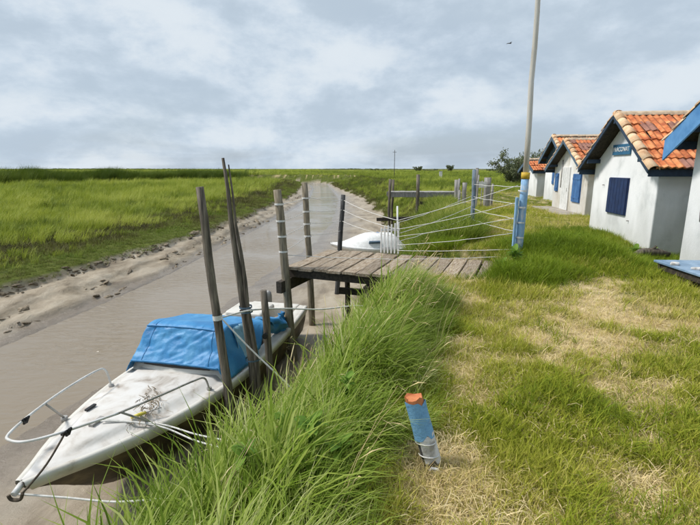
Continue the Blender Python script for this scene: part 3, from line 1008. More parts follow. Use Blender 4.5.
# little white gate standing on the far edge of the deck
gate = thing('picket_gate', 'small white slatted gate on the far edge of the jetty', 'gate', (0.62, 8.74, DECK + 0.0), JA)
for i in range(6):
    x_ = 0.07 * i
    h_ = 0.50 + 0.025 * i
    bevel(MB().box((x_, 0, h_ / 2 + 0.02), (0.030, 0.022, h_)).build('slat', 'white_paint', gate), 0.004)
for z_ in (0.10, 0.47):
    MB().beam((-0.02, 0.025, z_), (0.37, 0.025, z_ + 0.03), 0.02, 0.04).build('rail', 'white_paint', gate)
MB().tube([(0.33, 0.06, 0.0), (0.30, 0.06, 0.95)], 0.018, 8).build('gate_post', 'white_paint', gate)

# tall mast post
mast = thing('mast_post', 'tall white mast with yellow band on worn blue post', 'mast', (2.95, 7.70, -0.05))
MB().tube(post_path((0, 0, -0.4), (0.03, 0, 1.50), 6, .004, 2), [0.070, 0.069, 0.068, 0.067, 0.066, 0.065], 12, jitter=.03).build('blue_post', 'post_blue', mast)
MB().tube([(0.03, 0, 1.48), (0.033, 0, 1.59)], 0.0715, 12).build('yellow_band', 'yellow', mast)
MB().tube(post_path((0.03, 0, 1.5), (-0.02, 0, 5.6), 9, .010, 5), [0.047 - 0.0013 * i for i in range(9)], 10, jitter=.02).build('pole', 'mast', mast)
bevel(MB().box((-0.094, -0.03, 0.66), (0.045, 0.05, 1.02)).build('side_batten', 'post_blue', mast), 0.006)
for z_ in (1.28, 1.0, 0.74, 0.48, 0.2):
    MB().tube([(0.005, 0, z_ - .012), (0.006, 0, z_ + .012)], 0.077, 12, cap=False).build('rope_lashing', 'rope', mast)

# ------------------------------------------------------------------ mooring poles by the boat
p1 = thing('mooring_pole', 'single thick leaning pole in front of the blue tarpaulin', 'pole', (-1.42, 5.02, -1.9), 0, 'mooring poles beside the boat')
pts = post_path((0, 0, -0.3), (-0.28, 0.06, 3.30), 10, .012, 4)
MB().tube(pts, [0.058 - 0.0011 * i for i in range(10)], 10, jitter=.09, seed=4).build('shaft', 'pole', p1)
MB().tube([Vector((-0.155, .03, 1.74)), Vector((-0.159, .03, 1.80))], 0.060, 10, cap=False).build('rope_lashing', 'rope', p1)
p2 = thing('mooring_pole', 'tallest split pole with two thin tops beside the boat', 'pole', (-1.22, 5.60, -1.85), 0, 'mooring poles beside the boat')
pts = post_path((0, 0, -0.3), (-0.33, 0.0, 3.58), 11, .014, 8)
MB().tube(pts, [0.062, .062, .060, .058, .055, .051, .046, .039, .032, .025, .018], 9, jitter=.12, seed=8).build('shaft', 'pole', p2)
pts = post_path((0.06, -0.03, -0.2), (-0.275, -0.01, 3.50), 11, .014, 9)
MB().tube(pts, [0.040, .042, .042, .04, .037, .034, .03, .025, .02, .014, .008], 8, jitter=.15, seed=9).build('splinter', 'pole', p2)
for z_, r_ in ((1.62, .088), (1.68, .086), (0.95, 0.1)):
    f = (z_ + .3) / 3.88
    MB().tube([(-0.33 * f + .02, -.01, z_ - .012), (-0.33 * f + .02, -.01, z_ + .012)], r_, 10, cap=False).build('lashing', 'slate_blue', p2)
p3 = thing('mooring_pole', 'short cut-off pole leaning on the tall split pole', 'pole', (-1.05, 5.68, -1.7), 0, 'mooring poles beside the boat')
pts = post_path((0, 0, -0.3), (-0.10, 0.02, 1.72), 6, .01, 12)
MB().tube(pts, [0.052, .054, .052, .05, .05, .046], 9, jitter=.1, seed=12).build('shaft', 'pole', p3)
MB().tube([(-0.08, -.06, 1.12), (-0.08, -.10, 1.12)], 0.04, 8).build('knot', 'black', p3)

# ------------------------------------------------------------------ boats
BL = 4.85            # bow, measured from the cockpit datum
BX0 = -0.88          # transom


def hull_lines(s, L, B, H):
    if s > 0.4:
        b = B * (1 - ((s - 0.4) / 0.6) ** 2.75)
    else:
        b = B - 0.19 * B * ((0.4 - s) / 0.4) ** 2
    b = max(b, 0.03)
    zs = H * (0.94 + 0.06 * s + 0.16 * s ** 3)
    zc = H * (0.34 + 0.42 * s ** 3)
    bc = b * (0.86 - 0.30 * s ** 3)
    zk = H * (0.02 + 0.62 * max(0, (s - 0.62) / 0.38) ** 2.2)
    rake = 0.55 * max(0, (s - 0.55) / 0.45) ** 2
    return b, zs, bc, zc, zk, rake


def make_hull(par, L, B, H, m_hull, m_white, x0=0.0):
    NS = 26
    mbh = MB()
    rows = []
    for i in range(NS + 1):
        s = i / NS
        b, zs, bc, zc, zk, rake = hull_lines(s, L, B, H)
        x = x0 + s * L
        half = [(b - .012, zs - 0.125 * H, 0.10), ((b + bc) / 2 + 0.01, (zs + zc) / 2 - .03, 0.42), (bc, zc, 0.75), (bc * 0.52, (zc + zk) / 2 - .02, .9), (0, zk, 1.0)]
        row = [(x - rake * f, y, z) for y, z, f in half] + [(x - rake * f, -y, z) for y, z, f in half[-2::-1]]
        rows.append(row)
    mbh.grid(rows)
    mbh.add(rows[0], [tuple(range(len(rows[0])))])
    h = mbh.build('hull', m_hull, par)
    # white topside band with a rolled lip
    for sgn, in ((1,), (-1,)):
        g = MB()
        P = []
        for i in range(NS + 1):
            s = i / NS
            b, zs, *_r, rake = hull_lines(s, L, B, H)
            x = x0 + s * L
            y = sgn * b
            o_ = sgn * 0.022
            P.append([(x - rake * .13, y - sgn * .02, zs - 0.145 * H), (x - rake * .12, y + o_ * .2, zs - 0.14 * H), (x, y + o_, zs - 0.03), (x, y + o_ * .7, zs + .004), (x, y - sgn * min(.03, b * .5), zs + .012), (x - .01, y - sgn * min(.06, b * .8), zs)])
        if sgn < 0:
            P = [list(reversed(r)) for r in P]
        g.grid(P)
        g.build('gunwale', m_white, par)
    return h


boat = thing('motor_boat', 'white motor boat with brown hull and blue tarpaulin lying on the mud', 'boat', (-1.71, 7.987, -1.95), math.atan2(-.9767, -.2145))
HB, HH = 0.80, 0.86
make_hull(boat, BL - BX0, HB, HH, 'hull', 'gel', BX0)


def sheer(x):
    return hull_lines((x - BX0) / (BL - BX0), BL, HB, HH)[1]


def half(x):
    return hull_lines((x - BX0) / (BL - BX0), BL, HB, HH)[0]


# foredeck with a raised panel
P = []
for i in range(34):
    x = 2.22 + (BL - 0.02 - 2.22) * i / 33
    b, zs = half(x), sheer(x)
    row = []
    for j in range(25):
        f = -1 + 2 * j / 24
        y = f * max(b - 0.02, 0.005)
        ins = (b - abs(y))
        k = float(sstep(0.13, 0.20, ins)) * float(sstep(BL - 0.30, BL - 0.62, x))
        row.append((x, y, zs + 0.006 + 0.045 * (1 - f * f) * min(1, b / .5) + 0.045 * k))
    P.append(row)
dk = MB().grid(P).build('foredeck', 'deck', boat)
# side decks, stern deck, cockpit liner
for sgn in (1, -1):
    P = []
    for i in range(14):
        x = BX0 + 0.01 + (2.23 - BX0) * i / 13
        b, zs = half(x), sheer(x)
        r_ = [(x, sgn * (b - .03), zs + .004), (x, sgn * (b - .16), zs + .018), (x, sgn * (b - .175), zs + .01), (x, sgn * (b - .20), 0.34)]
        P.append(r_ if sgn > 0 else list(reversed(r_)))
    MB().grid(P).build('side_deck', 'gel', boat)
P = [[(x, -half(x) + .19 + (2 * half(x) - .38) * j / 6, 0.33) for j in range(7)] for x in (BX0 + .03, 0.0, 0.8, 1.6, 2.3)]
MB().grid(P).build('cockpit_floor', 'gel', boat)
bevel(MB().box((BX0 + 0.17, 0, sheer(BX0) - 0.13), (0.36, 1.02, 0.33)).build('stern_box', 'gel', boat), 0.03, 2)
bevel(MB().box((0.02, -0.16, 0.68), (0.66, 0.72, 0.66)).build('engine_box', 'gel', boat), 0.05, 3)
bevel(MB().box((-0.05, 0.42, 0.55), (0.50, 0.26, 0.40)).build('seat', 'gel', boat), 0.04, 2)
bevel(MB().box((1.05, -0.36, 0.50), (0.42, 0.38, 0.36)).build('seat', 'gel', boat), 0.04, 2)
MB().box((2.24, 0, 0.62), (0.04, 1.36, 0.56)).build('bulkhead', 'gel', boat)
co_ = MB()
P = []
for i in range(13):
    f = -1 + i / 6
    y = f * 0.72
    x = 2.62 - 0.16 * f * f
    z = sheer(2.5) + 0.055 * (1 - f * f) + 0.03
    P.append([(x + .10, y, z - .02), (x + .05, y, z + .07), (x - .10, y, z + .075), (x - .14, y, z - .03)])
bevel(co_.grid(P).build('coaming', 'gel', boat), 0.006)
P = []
for i in range(13):
    f = -0.70 + 1.36 * i / 12
    y = f * 0.72
    x = 2.62 - 0.16 * f * f
    z = sheer(2.5) + 0.055 * (1 - f * f) + 0.03
    P.append([(x + .058, y, z + .068), (x + .062, y, z + .075), (x + .025, y, z + .15), (x + .01, y, z + .15)])
MB().grid(P).build('windscreen_seal', 'black', boat)

# tarpaulin over the windscreen hoop
path = [(2.69, 0.165), (2.66, 0.20), (2.60, 0.28), (2.53, 0.38), (2.46, 0.49), (2.39, 0.575), (2.30, 0.605), (2.15, 0.60), (1.95, 0.56), (1.75, 0.52), (1.55, 0.48), (1.38, 0.44), (1.25, 0.38), (1.16, 0.29)]


def catmull(pts, n):
    out = []
    for i in range(len(pts) - 1):
        p0, p1_, p2_, p3_ = pts[max(i - 1, 0)], pts[i], pts[i + 1], pts[min(i + 2, len(pts) - 1)]
        for k in range(n):
            t = k / n
            out.append(tuple(0.5 * (2 * b + (c - a) * t + (2 * a - 5 * b + 4 * c - d) * t * t + (-a + 3 * b - 3 * c + d) * t ** 3) for a, b, c, d in zip(p0, p1_, p2_, p3_)))
    out.append(tuple(pts[-1]))
    return out


fine = catmull(path, 6)
NC = 97
rows = []
for i, (x, dz) in enumerate(fine):
    zd = sheer(x)
    row = []
    hw_top = 0.56 + 0.06 * min(1, max(0, (2.7 - x) / .3)) * 0 + 0.10 * (1 - min(1, dz / .64))
    hw_low = half(x) - 0.02
    for j in range(NC):
        f = -1 + 2 * j / (NC - 1)
        a = abs(f)
        sg_ = 1 if f >= 0 else -1
        ztop = zd + dz + 0.03 * (1 - f * f)
        if a < 0.74:
            y = hw_top * (a / 0.74)
            z = ztop
        else:
            k = (a - 0.74) / 0.26
            low = zd + 0.03
            if sg_ > 0 and x < 1.95:                     # bank side: hitched up and torn towards the stern
                low = zd + 0.03 + 0.42 * float(sstep(1.95, 1.45, x)) + 0.06 * math.sin(x * 21)
            low = min(low, ztop - .01)
            kk = k ** 0.9
            y = hw_top + (hw_low - hw_top) * (k ** 1.2)
            z = ztop + (low - ztop) * kk
            z += 0.015 * math.sin(math.pi * k)
        # folds: diagonal drag lines and sag between hoops
        u, v = x * 1.0, f
        n1_ = float(fbm(np.array([v * 2.2 + dz * 2.0]), np.array([dz * 7.0 - v * 1.6]), 1.3, 71, 2)[0])
        n2_ = float(fbm(np.array([v * 3.4 - dz * 5.0]), np.array([dz * 3.0 + v * 4.2]), 1.5, 73, 2)[0])
        wr = 0.5 - 2.2 * abs(n1_ - 0.5) + 0.5 * (0.5 - 2.2 * abs(n2_ - 0.5)) - 0.45      # ridged drag folds
        wr2 = (float(fbm(np.array([v * 9.0 + dz * 3]), np.array([dz * 5.0 + x * 3]), 1.6, 77, 3)[0]) - 0.5)
        pan = math.sin(math.pi * min(1, max(0, (dz - .16) / .46))) * (1 - a ** 3) if x > 2.3 else 0
        amp = 0.014 * (0.35 + math.sin(math.pi * min(1, max(0, dz / .7))))
        z += wr * amp * 0.7
        n3_ = float(fbm(np.array([v * 1.3 + dz * 2.0]), np.array([dz * 15.0 - v * 5.0 - 3.0 * v * v]), 1.0, 79, 2)[0])
        n4_ = float(fbm(np.array([v * 8.0 + dz * 6.0]), np.array([dz * 2.0 + v * 1.0]), 0.9, 83, 2)[0])
        cr_ = 0.009 * (0.35 - 2.6 * abs(n3_ - 0.5)) + 0.006 * (0.35 - 2.6 * abs(n4_ - 0.5))     # sharp little creases
        z += cr_ * 0.6
        x_ = x + cr_ + wr * amp * 1.3 + wr2 * 0.008 - 0.018 * pan
        y += sg_ * wr2 * 0.02
        z -= 0.035 * float(sstep(2.25, 1.95, x)) * (1 - a) * float(sstep(1.4, 1.7, x))
        row.append((x_, y if sg_ > 0 else -y, z))
    rows.append(row)
tarp = MB().grid(rows).build('tarpaulin', 'tarp', boat)
solidify(tarp, 0.006)
# hem rope line across the front panel and a hanging faded flap
for dzz in ((3, .018), (30, .014)):
    i = dzz[0]
    MB().tube([Vector(p) + Vector((.012, 0, .006)) for p in rows[i][13:-13:2]], dzz[1] * .55, 6).build('tarpaulin_hem', 'tarp', tarp)
P = []
for i in range(9):
    x = 2.20 - 0.36 * i / 8
    r_ = []
    for j in range(12):
        k = j / 11
        r_.append((x - .10 * k + .03 * math.sin(i * 1.3 + k * 3), half(x) - 0.20 + 0.20 * k + 0.03 * math.sin(i * 1.9 + j * .7), sheer(x) + 0.56 - (0.62 + 0.03 * math.sin(i * 2.2)) * k))
    P.append(r_)
solidify(MB().grid(P).build('tarpaulin_flap', 'tarp_pale', tarp), 0.005)
for cj in (21, 75):
    MB().tube([Vector(r_[cj]) + Vector((.008, 0, .004)) for r_ in rows[1:44:2]], .003, 5).build('tarpaulin_seam', 'tarp', tarp)
# bundled rear end of the cover lying over the cockpit edge
P = []
for i in range(22):
    k = i / 21
    x = 1.38 - 0.80 * k
    cxy = half(x) - 0.16 - .05 * math.sin(k * 5)
    zz = sheer(x) + 0.36 - 0.22 * k
    r_ = []
    for j in range(15):
        aa = 2 * math.pi * j / 14
        rad = (0.13 - 0.03 * k) * (1 + 0.35 * math.sin(aa * 3 + k * 9) * .6 + 0.25 * math.sin(aa * 5 - k * 14) * .5)
        r_.append((x + .02 * math.sin(aa * 2), cxy + rad * math.cos(aa) * 1.1, zz + rad * math.sin(aa) * (0.9 + .5 * (math.sin(aa) < 0))))
    P.append(r_)
MB().grid(P).build('tarpaulin_bundle', 'tarp', tarp)
P = []
for i in range(8):
    x = 0.72 - 0.30 * i / 7
    P.append([(x + .02 * math.sin(j + i), half(x) - .12 + .05 * math.sin(i * 1.6 + j * .5) + .06 * j / 9, sheer(x) + 0.30 - 0.36 * j / 9) for j in range(10)])
solidify(MB().grid(P).build('tarpaulin_flap', 'tarp', tarp), 0.005)

# bow rail
rail = [(3.10, -0.60, sheer(3.1) + .02), (3.14, -0.62, sheer(3.1) + .24), (3.28, -0.62, sheer(3.2) + .30), (3.8, -0.55, sheer(3.7) + .31), (4.3, -0.42, sheer(4.2) + .31), (4.64, -0.30, sheer(4.5) + .30), (4.72, -0.20, sheer(4.5) + .30), (4.70, -0.04, sheer(4.5) + .30), (4.52, 0.14, sheer(4.5) + .30), (4.12, 0.38, sheer(4.1) + .31)]
rp = [tuple(p) for p in catmull(rail, 6)]
MB().tube(rp, 0.0125, 10).build('bow_rail', 'rail', boat)
rail2 = [(4.12, 0.38, sheer(4.1) + .31), (3.65, 0.53, sheer(3.7) + .30), (3.2, 0.60, sheer(3.2) + .26), (2.98, 0.615, sheer(3.0) + .20), (2.90, 0.62, sheer(2.9) + .02)]
MB().tube(catmull(rail2, 6), 0.0115, 10).build('bow_rail', 'rail_dull', boat)
MB().tube([(3.78, 0.44, sheer(3.8) + .04), (4.10, 0.39, sheer(4.1) + .31)], 0.011, 8).build('stanchion', 'rail_dull', boat)
MB().tube([(3.9, -0.50, sheer(3.9) + .03), (4.12, -0.47, sheer(4.1) + .31)], 0.011, 8).build('stanchion', 'rail_dull', boat)
for (x, y) in ((3.78, 0.44), (2.90, 0.62), (3.10, -0.60), (3.9, -0.5)):
    MB().tube([(x, y, sheer(x) - .01), (x, y, sheer(x) + .045)], 0.032, 10).build('rail_foot', 'grey_metal', boat)
for (x, y, z) in ((4.42, -.385, sheer(4.3) + .31), (4.50, 0.16, sheer(4.5) + .30)):
    for q in range(3):
        MB().tube([(x - .03 + .03 * q, y - .02, z - .02), (x - .02 + .025 * q, y + .03, z + .02), (x + .01 * q, y + .02, z - .03)], 0.014, 6).build('knot', 'black', boat)
MB().tube([(4.83, 0.0, sheer(4.8) - .02), (4.93, 0.02, sheer(4.8) - .05)], 0.026, 8).build('bow_eye', 'rail', boat)
MB().box((4.0, 0, sheer(4) + .105), (0.16, 0.05, 0.03)).build('cleat', 'grey_metal', boat)
MB().box((3.75, -0.30, sheer(3.75) + .10), (0.13, 0.035, 0.02)).build('cleat', 'black', boat)
# registration letters on the bank side of the bow
bx = 3.62
lettering('BA', 0.13, 'black', boat, (bx - .05, half(bx) - 0.002, sheer(bx) - 0.215), (R(90 + 16), 0, R(180 - 17)))
# outboard motor on the transom
ob = MB()
P = []
for i, (z, k) in enumerate(((0.66, .86), (0.72, 1.0), (0.90, 1.0), (0.97, .86), (1.0, .5))):
    P.append([(BX0 - 0.22 + 0.15 * k * math.cos(a) * (1.15 if math.cos(a) < 0 else 1), -0.32 + 0.11 * k * math.sin(a), z) for a in (2 * math.pi * j / 12 for j in range(13))])
ob.grid(P)
ob.add(P[-1][:12], [tuple(range(12))])
ou = ob.build('outboard_motor', 'grey_metal', boat)
MB().box((BX0 - 0.20, -0.32, 0.28), (0.12, 0.08, 0.80)).build('motor_leg', 'black', ou)
MB().box((BX0 - 0.06, -0.32, 0.66), (0.10, 0.16, 0.20)).build('motor_clamp', 'black', ou)


def on_boat(x, y, z):
    return boat.matrix_basis @ Vector((x, y, z)) if False else Matrix.Translation(boat.location) @ boat.rotation_euler.to_matrix().to_4x4() @ Vector((x, y, z))


cush = MB()
P = []
for i in range(7):
    k = i / 6
    P.append([(-.16 + .32 * k, .10 * math.cos(a) * (1 - .6 * (2 * k - 1) ** 4), .055 * math.sin(a) * (1 - .6 * (2 * k - 1) ** 4)) for a in (2 * math.pi * j / 10 for j in range(11))])
cush.grid(P)
cu = cush.build('foam_roll', 'foam', None, on_boat(-0.05, 0.42, 0.80), (0, 0, 0.5))
tag(cu, 'tan foam roll lying on the boat seat near the stern', 'cushion')
bb = thing('battery_box', 'small black box on the boat behind the tarpaulin', 'box', on_boat(0.55, 0.10, 0.33), boat.rotation_euler.z)
bevel(MB().box((0, 0, 0.20), (0.26, 0.30, 0.40)).build('case', 'black', bb), 0.015, 2)
bevel(MB().box((0, 0, 0.425), (0.28, 0.32, 0.05)).build('lid', 'black', bb), 0.01, 2)
bk = thing('bucket', 'white plastic bucket in the boat near the jetty post', 'bucket', on_boat(0.30, 0.48, 0.76) if False else on_boat(0.42, 0.40, 0.335))
P = [[(r_ * math.cos(a), r_ * math.sin(a), z) for a in (2 * math.pi * j / 16 for j in range(17))] for r_, z in ((0.001, 0), (.085, 0), (.125, .56), (.132, .56), (.132, .58), (.118, .58), (.08, .02), (.001, .02))]
MB().grid(P).build('tub', 'white_paint', bk)
MB().tube([(0.13 * math.cos(a), 0.03 + 0.10 * math.sin(a), .585) for a in (math.pi * j / 8 for j in range(9))], 0.004, 5).build('handle', 'rail_dull', bk)

# weed and a yellow-handled tool on the foredeck
wd = MB()
rr = random.Random(21)
for i in range(120):
    a = rr.uniform(0, 6.28)
    c_ = Vector((rr.gauss(0, .19), rr.gauss(0, .07), 0.003 + abs(rr.gauss(0, .004))))
    L_ = rr.uniform(.03, .13)
    d_ = Vector((math.cos(a * .25 - .6), math.sin(a * .25 - .6), rr.uniform(-.02, .04))) * L_
    wd.tube([c_, c_ + d_ * .5 + Vector((0, rr.uniform(-.015, .015), .003)), c_ + d_], rr.uniform(.0015, .004), 4, cap=False)
w_o = wd.build('dried_weed', 'dry_weed', None, on_boat(3.55, 0.22, sheer(3.5) + .085), (0, 0, boat.rotation_euler.z + .5))
tag(w_o, 'brown dried weed strewn over the boat foredeck', 'weed', kind='stuff')
kn = thing('hand_tool', 'yellow handled tool lying on the boat foredeck', 'tool', on_boat(3.72, 0.36, sheer(3.7) + .088), boat.rotation_euler.z - 0.7)
MB().tube([(0, 0, 0.02), (.05, 0, .022), (.11, 0.008, .02), (.15, 0.012, .018)], [.014, .019, .018, .012], 8).build('handle', 'yellow_handle', kn)
MB().tube([(0, 0, 0.02), (-.16, -.01, .018)], [.008, .004], 6).build('blade', 'grey_metal', kn)

# white boat further up the creek, behind the jetty
b2 = thing('moored_boat', 'small white boat with blue window aground behind the jetty', 'boat', (1.95, 15.9, -1.86), R(192))
make_hull(b2, 2.7, 0.72, 0.80, 'gel', 'white_paint')
hl2 = lambda x: hull_lines(x / 2.7, 2.7, 0.72, 0.80)
P = []
for i in range(18):
    x = 0.02 + 2.62 * i / 17
    b, zs = hl2(x)[0], hl2(x)[1]
    up = 0.42 * float(sstep(2.5, 1.2, x)) * float(sstep(0.0, 0.5, x))
    P.append([(x, (-1 + 2 * j / 12) * (b - .03), zs + .01 + up * (1 - abs(-1 + 2 * j / 12) ** 3.5) + .03 * (1 - (-1 + 2 * j / 12) ** 2)) for j in range(13)])
MB().grid(P).build('cuddy', 'white_paint', b2)
for sgn in (1, -1):
    MB().box((1.25, sgn * 0.60, 0.98), (0.42, 0.05, 0.15), Euler((sgn * -0.75, 0, 0)).to_matrix()).build('window', 'slate_blue', b2)
MB().beam((1.55, 0.0, 1.10), (0.95, 0.0, 1.235), 0.30, 0.025).build('hatch', 'mid_blue', b2)

# ------------------------------------------------------------------ mooring ropes
def rope(label, pts, r_, m='rope', s=0.0, cat='rope'):
    o = MB().tube(catmull([tuple(p) for p in pts], 5), r_, 6).build('mooring_rope', m)
    return tag(o, label, cat)


rope('white mooring rope stretched from leaning pole past the jetty post', [(-1.53, 5.03, -0.13), (-1.28, 5.54, -0.20), (-0.9, 6.1, -0.36), (-0.45, 6.5, -0.50), (0.15, 6.75, -0.52), (0.45, 6.8, -0.62)], 0.011)
rope('white rope slanting from leaning pole down into the bank grass', [(-1.53, 5.03, -0.13), (-1.2, 5.0, -0.50), (-0.80, 4.93, -0.88), (-0.66, 4.9, -1.02)], 0.011)
rp0 = on_boat(4.0, 0.05, sheer(4) + .12)
g0_ = on_boat(3.80, 0.56, sheer(3.8) + .045)
rope('upper white line of the pair from foredeck to the bank', [rp0, g0_, g0_.lerp(Vector((-1.05, 3.80, -0.96)), .5) + Vector((0, 0, -.02)), (-1.05, 3.80, -0.96)], 0.009)
rope('lower white line of the pair from foredeck to the bank', [rp0 + Vector((.01, .03, 0)), g0_ + Vector((.01, -.03, -.005)), g0_.lerp(Vector((-1.05, 3.75, -1.02)), .5) + Vector((0, 0, -.045)), (-1.05, 3.75, -1.02)], 0.009)
be = on_boat(4.92, 0.02, sheer(4.8) - .05)
rope('pale rope from the bow eye low across to the bank', [be, (-2.35, 3.22, -1.08), (-1.95, 3.22, -1.12), (-1.55, 3.25, -1.12), (-1.35, 3.25, -1.2)], 0.0095)
kb = on_boat(4.50, 0.16, sheer(4.5) + .30)
ho = on_boat(4.92, 0.10, sheer(4.8) - .03)
an = thing('anchor_line', 'dark line with hook hanging from the bow rail', 'rope', kb)
q = ho - kb
MB().tube(catmull([(0, 0, 0), tuple(q * .5 + Vector((.02, -.02, -.02))), tuple(q)], 6), 0.009, 6).build('line', 'rope_old', an)
MB().tube(catmull([tuple(q), tuple(q + Vector((-.03, 0, -.06))), tuple(q + Vector((-.10, .0, -.06))), tuple(q + Vector((-.12, 0, -.02)))], 5), 0.014, 8).build('hook', 'rope_old', an)
rr = random.Random(5)
pts = []
for i in range(16):
    x = -2.75 + 1.05 * i / 15 + .05 * math.sin(i * 1.3)
    y = 3.02 - 0.02 * i + .10 * math.sin(i * .9) + (.30 if i < 2 else 0)
    pts.append((x, y, hz(x, y) + .015))
rope('dark old rope lying in loops on the mud below the bow', pts, 0.020, 'rope_old')

# ------------------------------------------------------------------ the second jetty and posts further back
j2 = thing('walkway', 'raised grey plank walkway on posts further up the creek', 'jetty', (1.75, 20.2, 0), R(-2))
for i in range(12):
    MB().box((0.13 + i * 0.262, 0.5, 0.56 + random.uniform(-.008, .008)), (0.245, 1.1, 0.05)).build('board', 'post_grey', j2)
for n_ in (0.0, 1.0):
    MB().beam((-0.05, n_, 0.445), (3.2, n_, 0.44), 0.08, 0.18).build('joist', 'post_grey', j2)
for (x, y, zt, r_) in ((0.0, -0.1, 1.15, .06), (1.25, -0.05, 1.35, .075), (0.2, 1.1, 1.1, .06), (1.4, 1.1, 1.0, .06)):
    pts = post_path((x, y, -2.3), (x + .03, y, zt), 6, .012, int(x * 10) + 3)
    MB().tube(pts, r_, 9, jitter=.06).build('post', 'pole', j2)
MB().beam((-0.55, -0.35, -0.62), (1.35, -0.3, -0.55), 0.16, 0.14).build('lower_beam', 'timber', j2)
MB().beam((1.4, 0.0, 0.1), (3.2, 0.0, -0.05), 0.12, 0.14).build('lower_beam', 'timber', j2)
g_ = 'cut grey posts at the landward end of the walkway'
for (x, y, zt, r_, lb) in ((4.72, 19.9, 1.12, .115, 'grey cut post nearest the walkway end'), (5.02, 19.8, 1.0, .10, 'shortest grey cut post in the cluster by the walkway'),
                           (5.50, 19.7, 1.62, .07, 'thin tall dark post rising over the grey post cluster'), (5.95, 19.6, 1.22, .15, 'thickest grey cut post at the right of the cluster')):
    t = thing('cut_post', lb, 'post', (x, y, 0), 0, g_)
    pts = post_path((0, 0, -0.4), (0.01, 0, zt), 5, .012, int(x * 10))
    MB().tube(pts, r_, 10, jitter=.06).build('shaft', 'post_grey', t)
    MB().tube([(0.01, 0, zt - .005), (0.01, 0, zt + .012)], r_ * .9, 10).build('cut_top', 'post', t)
for (x, y, zt, r_, lb) in ((4.45, 18.6, 1.30, .045, 'thin pale stake just left of the grey post cluster'), (5.30, 18.9, 1.45, .04, 'thin crooked stake among the grey post cluster'), (6.25, 19.9, 1.05, .06, 'low thin stake right of the thickest grey post'), (3.9, 16.2, 0.95, .045, 'thin stake standing in the rank grass before the walkway')):
    t = thing('stake', lb, 'post', (x, y, -0.1), 0, g_)
    pts = post_path((0, 0, -0.4), (0.06, 0, zt), 5, .015, int(x * 10))
    MB().tube(pts, [r_, r_, r_ * .95, r_ * .9, r_ * .8], 8, jitter=.08).build('shaft', 'post_grey', t)
    MB().tube([(0.05, 0, zt - .32), (0.052, 0, zt - .29)], r_ * 1.2, 8, cap=False).build('wire_tie', 'rope', t)
sp = thing('notice_plate', 'small blank white plate fixed on the grey post cluster', 'sign', (5.70, 19.45, 0.0))
MB().box((0, 0, 0.93), (0.36, 0.02, 0.26)).build('plate', 'white_paint', sp)
MB().tube([(0, 0.025, -0.2), (0, 0.025, 1.1)], 0.02, 6).build('stake', 'post_grey', sp)
# marker pole, far white post
mp = thing('marker_pole', 'thin bare pole standing alone far across the marsh', 'pole', (8.0, 82, 0))
MB().tube([(0, 0, -2), (0, 0, 4.9)], [0.075, 0.045], 7).build('shaft', 'post_black', mp)
MB().tube([(-.35, 0, 4.5), (.35, 0, 4.5)], 0.03, 6).build('crosspiece', 'post_black', mp)
fp = thing('marker_post', 'tiny white marker post out in the far field', 'post', (15.2, 76, -.2))
MB().box((0, 0, .6), (.5, .12, 1.5)).build('shaft', 'white_paint', fp)
MB().box((0, 0, 1.38), (.6, .16, .06)).build('cap', 'post_grey', fp)

# ------------------------------------------------------------------ painted stump in the foreground
sx_, sy_ = 0.45, 2.15
stump = thing('painted_stump', 'short leaning stump with orange top, blue wrap and peeling white side', 'post', (sx_, sy_, hz(sx_, sy_)))
lean = Vector((-0.112, 0.03, 0.395))


def stump_ring(k, r_, n=14, j=0.0, seed=1):
    rr_ = random.Random(seed)
    return [Vector((math.cos(a) * r_ * 1.05, math.sin(a) * r_ * .8, 0)) * (1 + rr_.uniform(-j, j)) + lean * k for a in (2 * math.pi * i / n for i in range(n))]


def stump_shell(k0, k1, r0, r1, n=14, a0=0, a1=14, j=0.03, steps=5, cap=False, ragged=0.0, rag0=0.0):
    m_ = MB()
    rows_ = []
    rr_ = random.Random(int(k0 * 100) + 3)
    for s in range(steps + 1):
        f = s / steps
        ring = stump_ring(k0 + (k1 - k0) * f, r0 + (r1 - r0) * f, n, j, 2)
        row = [ring[i % n].copy() for i in range(a0, a1 + 1)]
        if s == steps and ragged:
            row = [p + Vector((0, 0, rr_.uniform(-ragged, ragged))) for p in row]
            if a1 - a0 == n:
                row[-1] = row[0].copy()
        if s == 0 and rag0:
            row = [p + Vector((0, 0, rr_.uniform(-rag0, rag0))) for p in row]
            if a1 - a0 == n:
                row[-1] = row[0].copy()
        rows_.append(row)
    m_.grid(rows_)
    if cap:
        m_.add(rows_[-1][:n], [tuple(range(n))])
    return m_


stump_shell(-0.2, 0.93, 0.046, 0.046, cap=True).build('core', 'stump_grey', stump)
stump_shell(0.80, 1.0, 0.0485, 0.046, cap=True, ragged=0.016).build('orange_top', 'orange', stump)
stump_shell(0.44, 0.93, 0.0535, 0.0525, j=.06, ragged=0.016, rag0=0.025).build('blue_wrap', 'wrap_blue', stump)
stump_shell(0.08, 0.50, 0.0515, 0.0525, a0=9, a1=17, j=.06, ragged=0.015, rag0=0.03).build('white_peel', 'peel_white', stump)
for k in (0.18, 0.36):
    ring = [p * 1.0 for p in stump_ring(k, 0.0535)]
    MB().tube(ring[7:14] + [ring[0]], 0.0035, 5).build('wire', 'rope', stump)
MB().box(lean * 0.02 + Vector((0.0, -.06, .01)), (0.045, 0.012, 0.028), Euler((.5, .3, .2)).to_matrix()).build('white_chip', 'peel_white', stump)

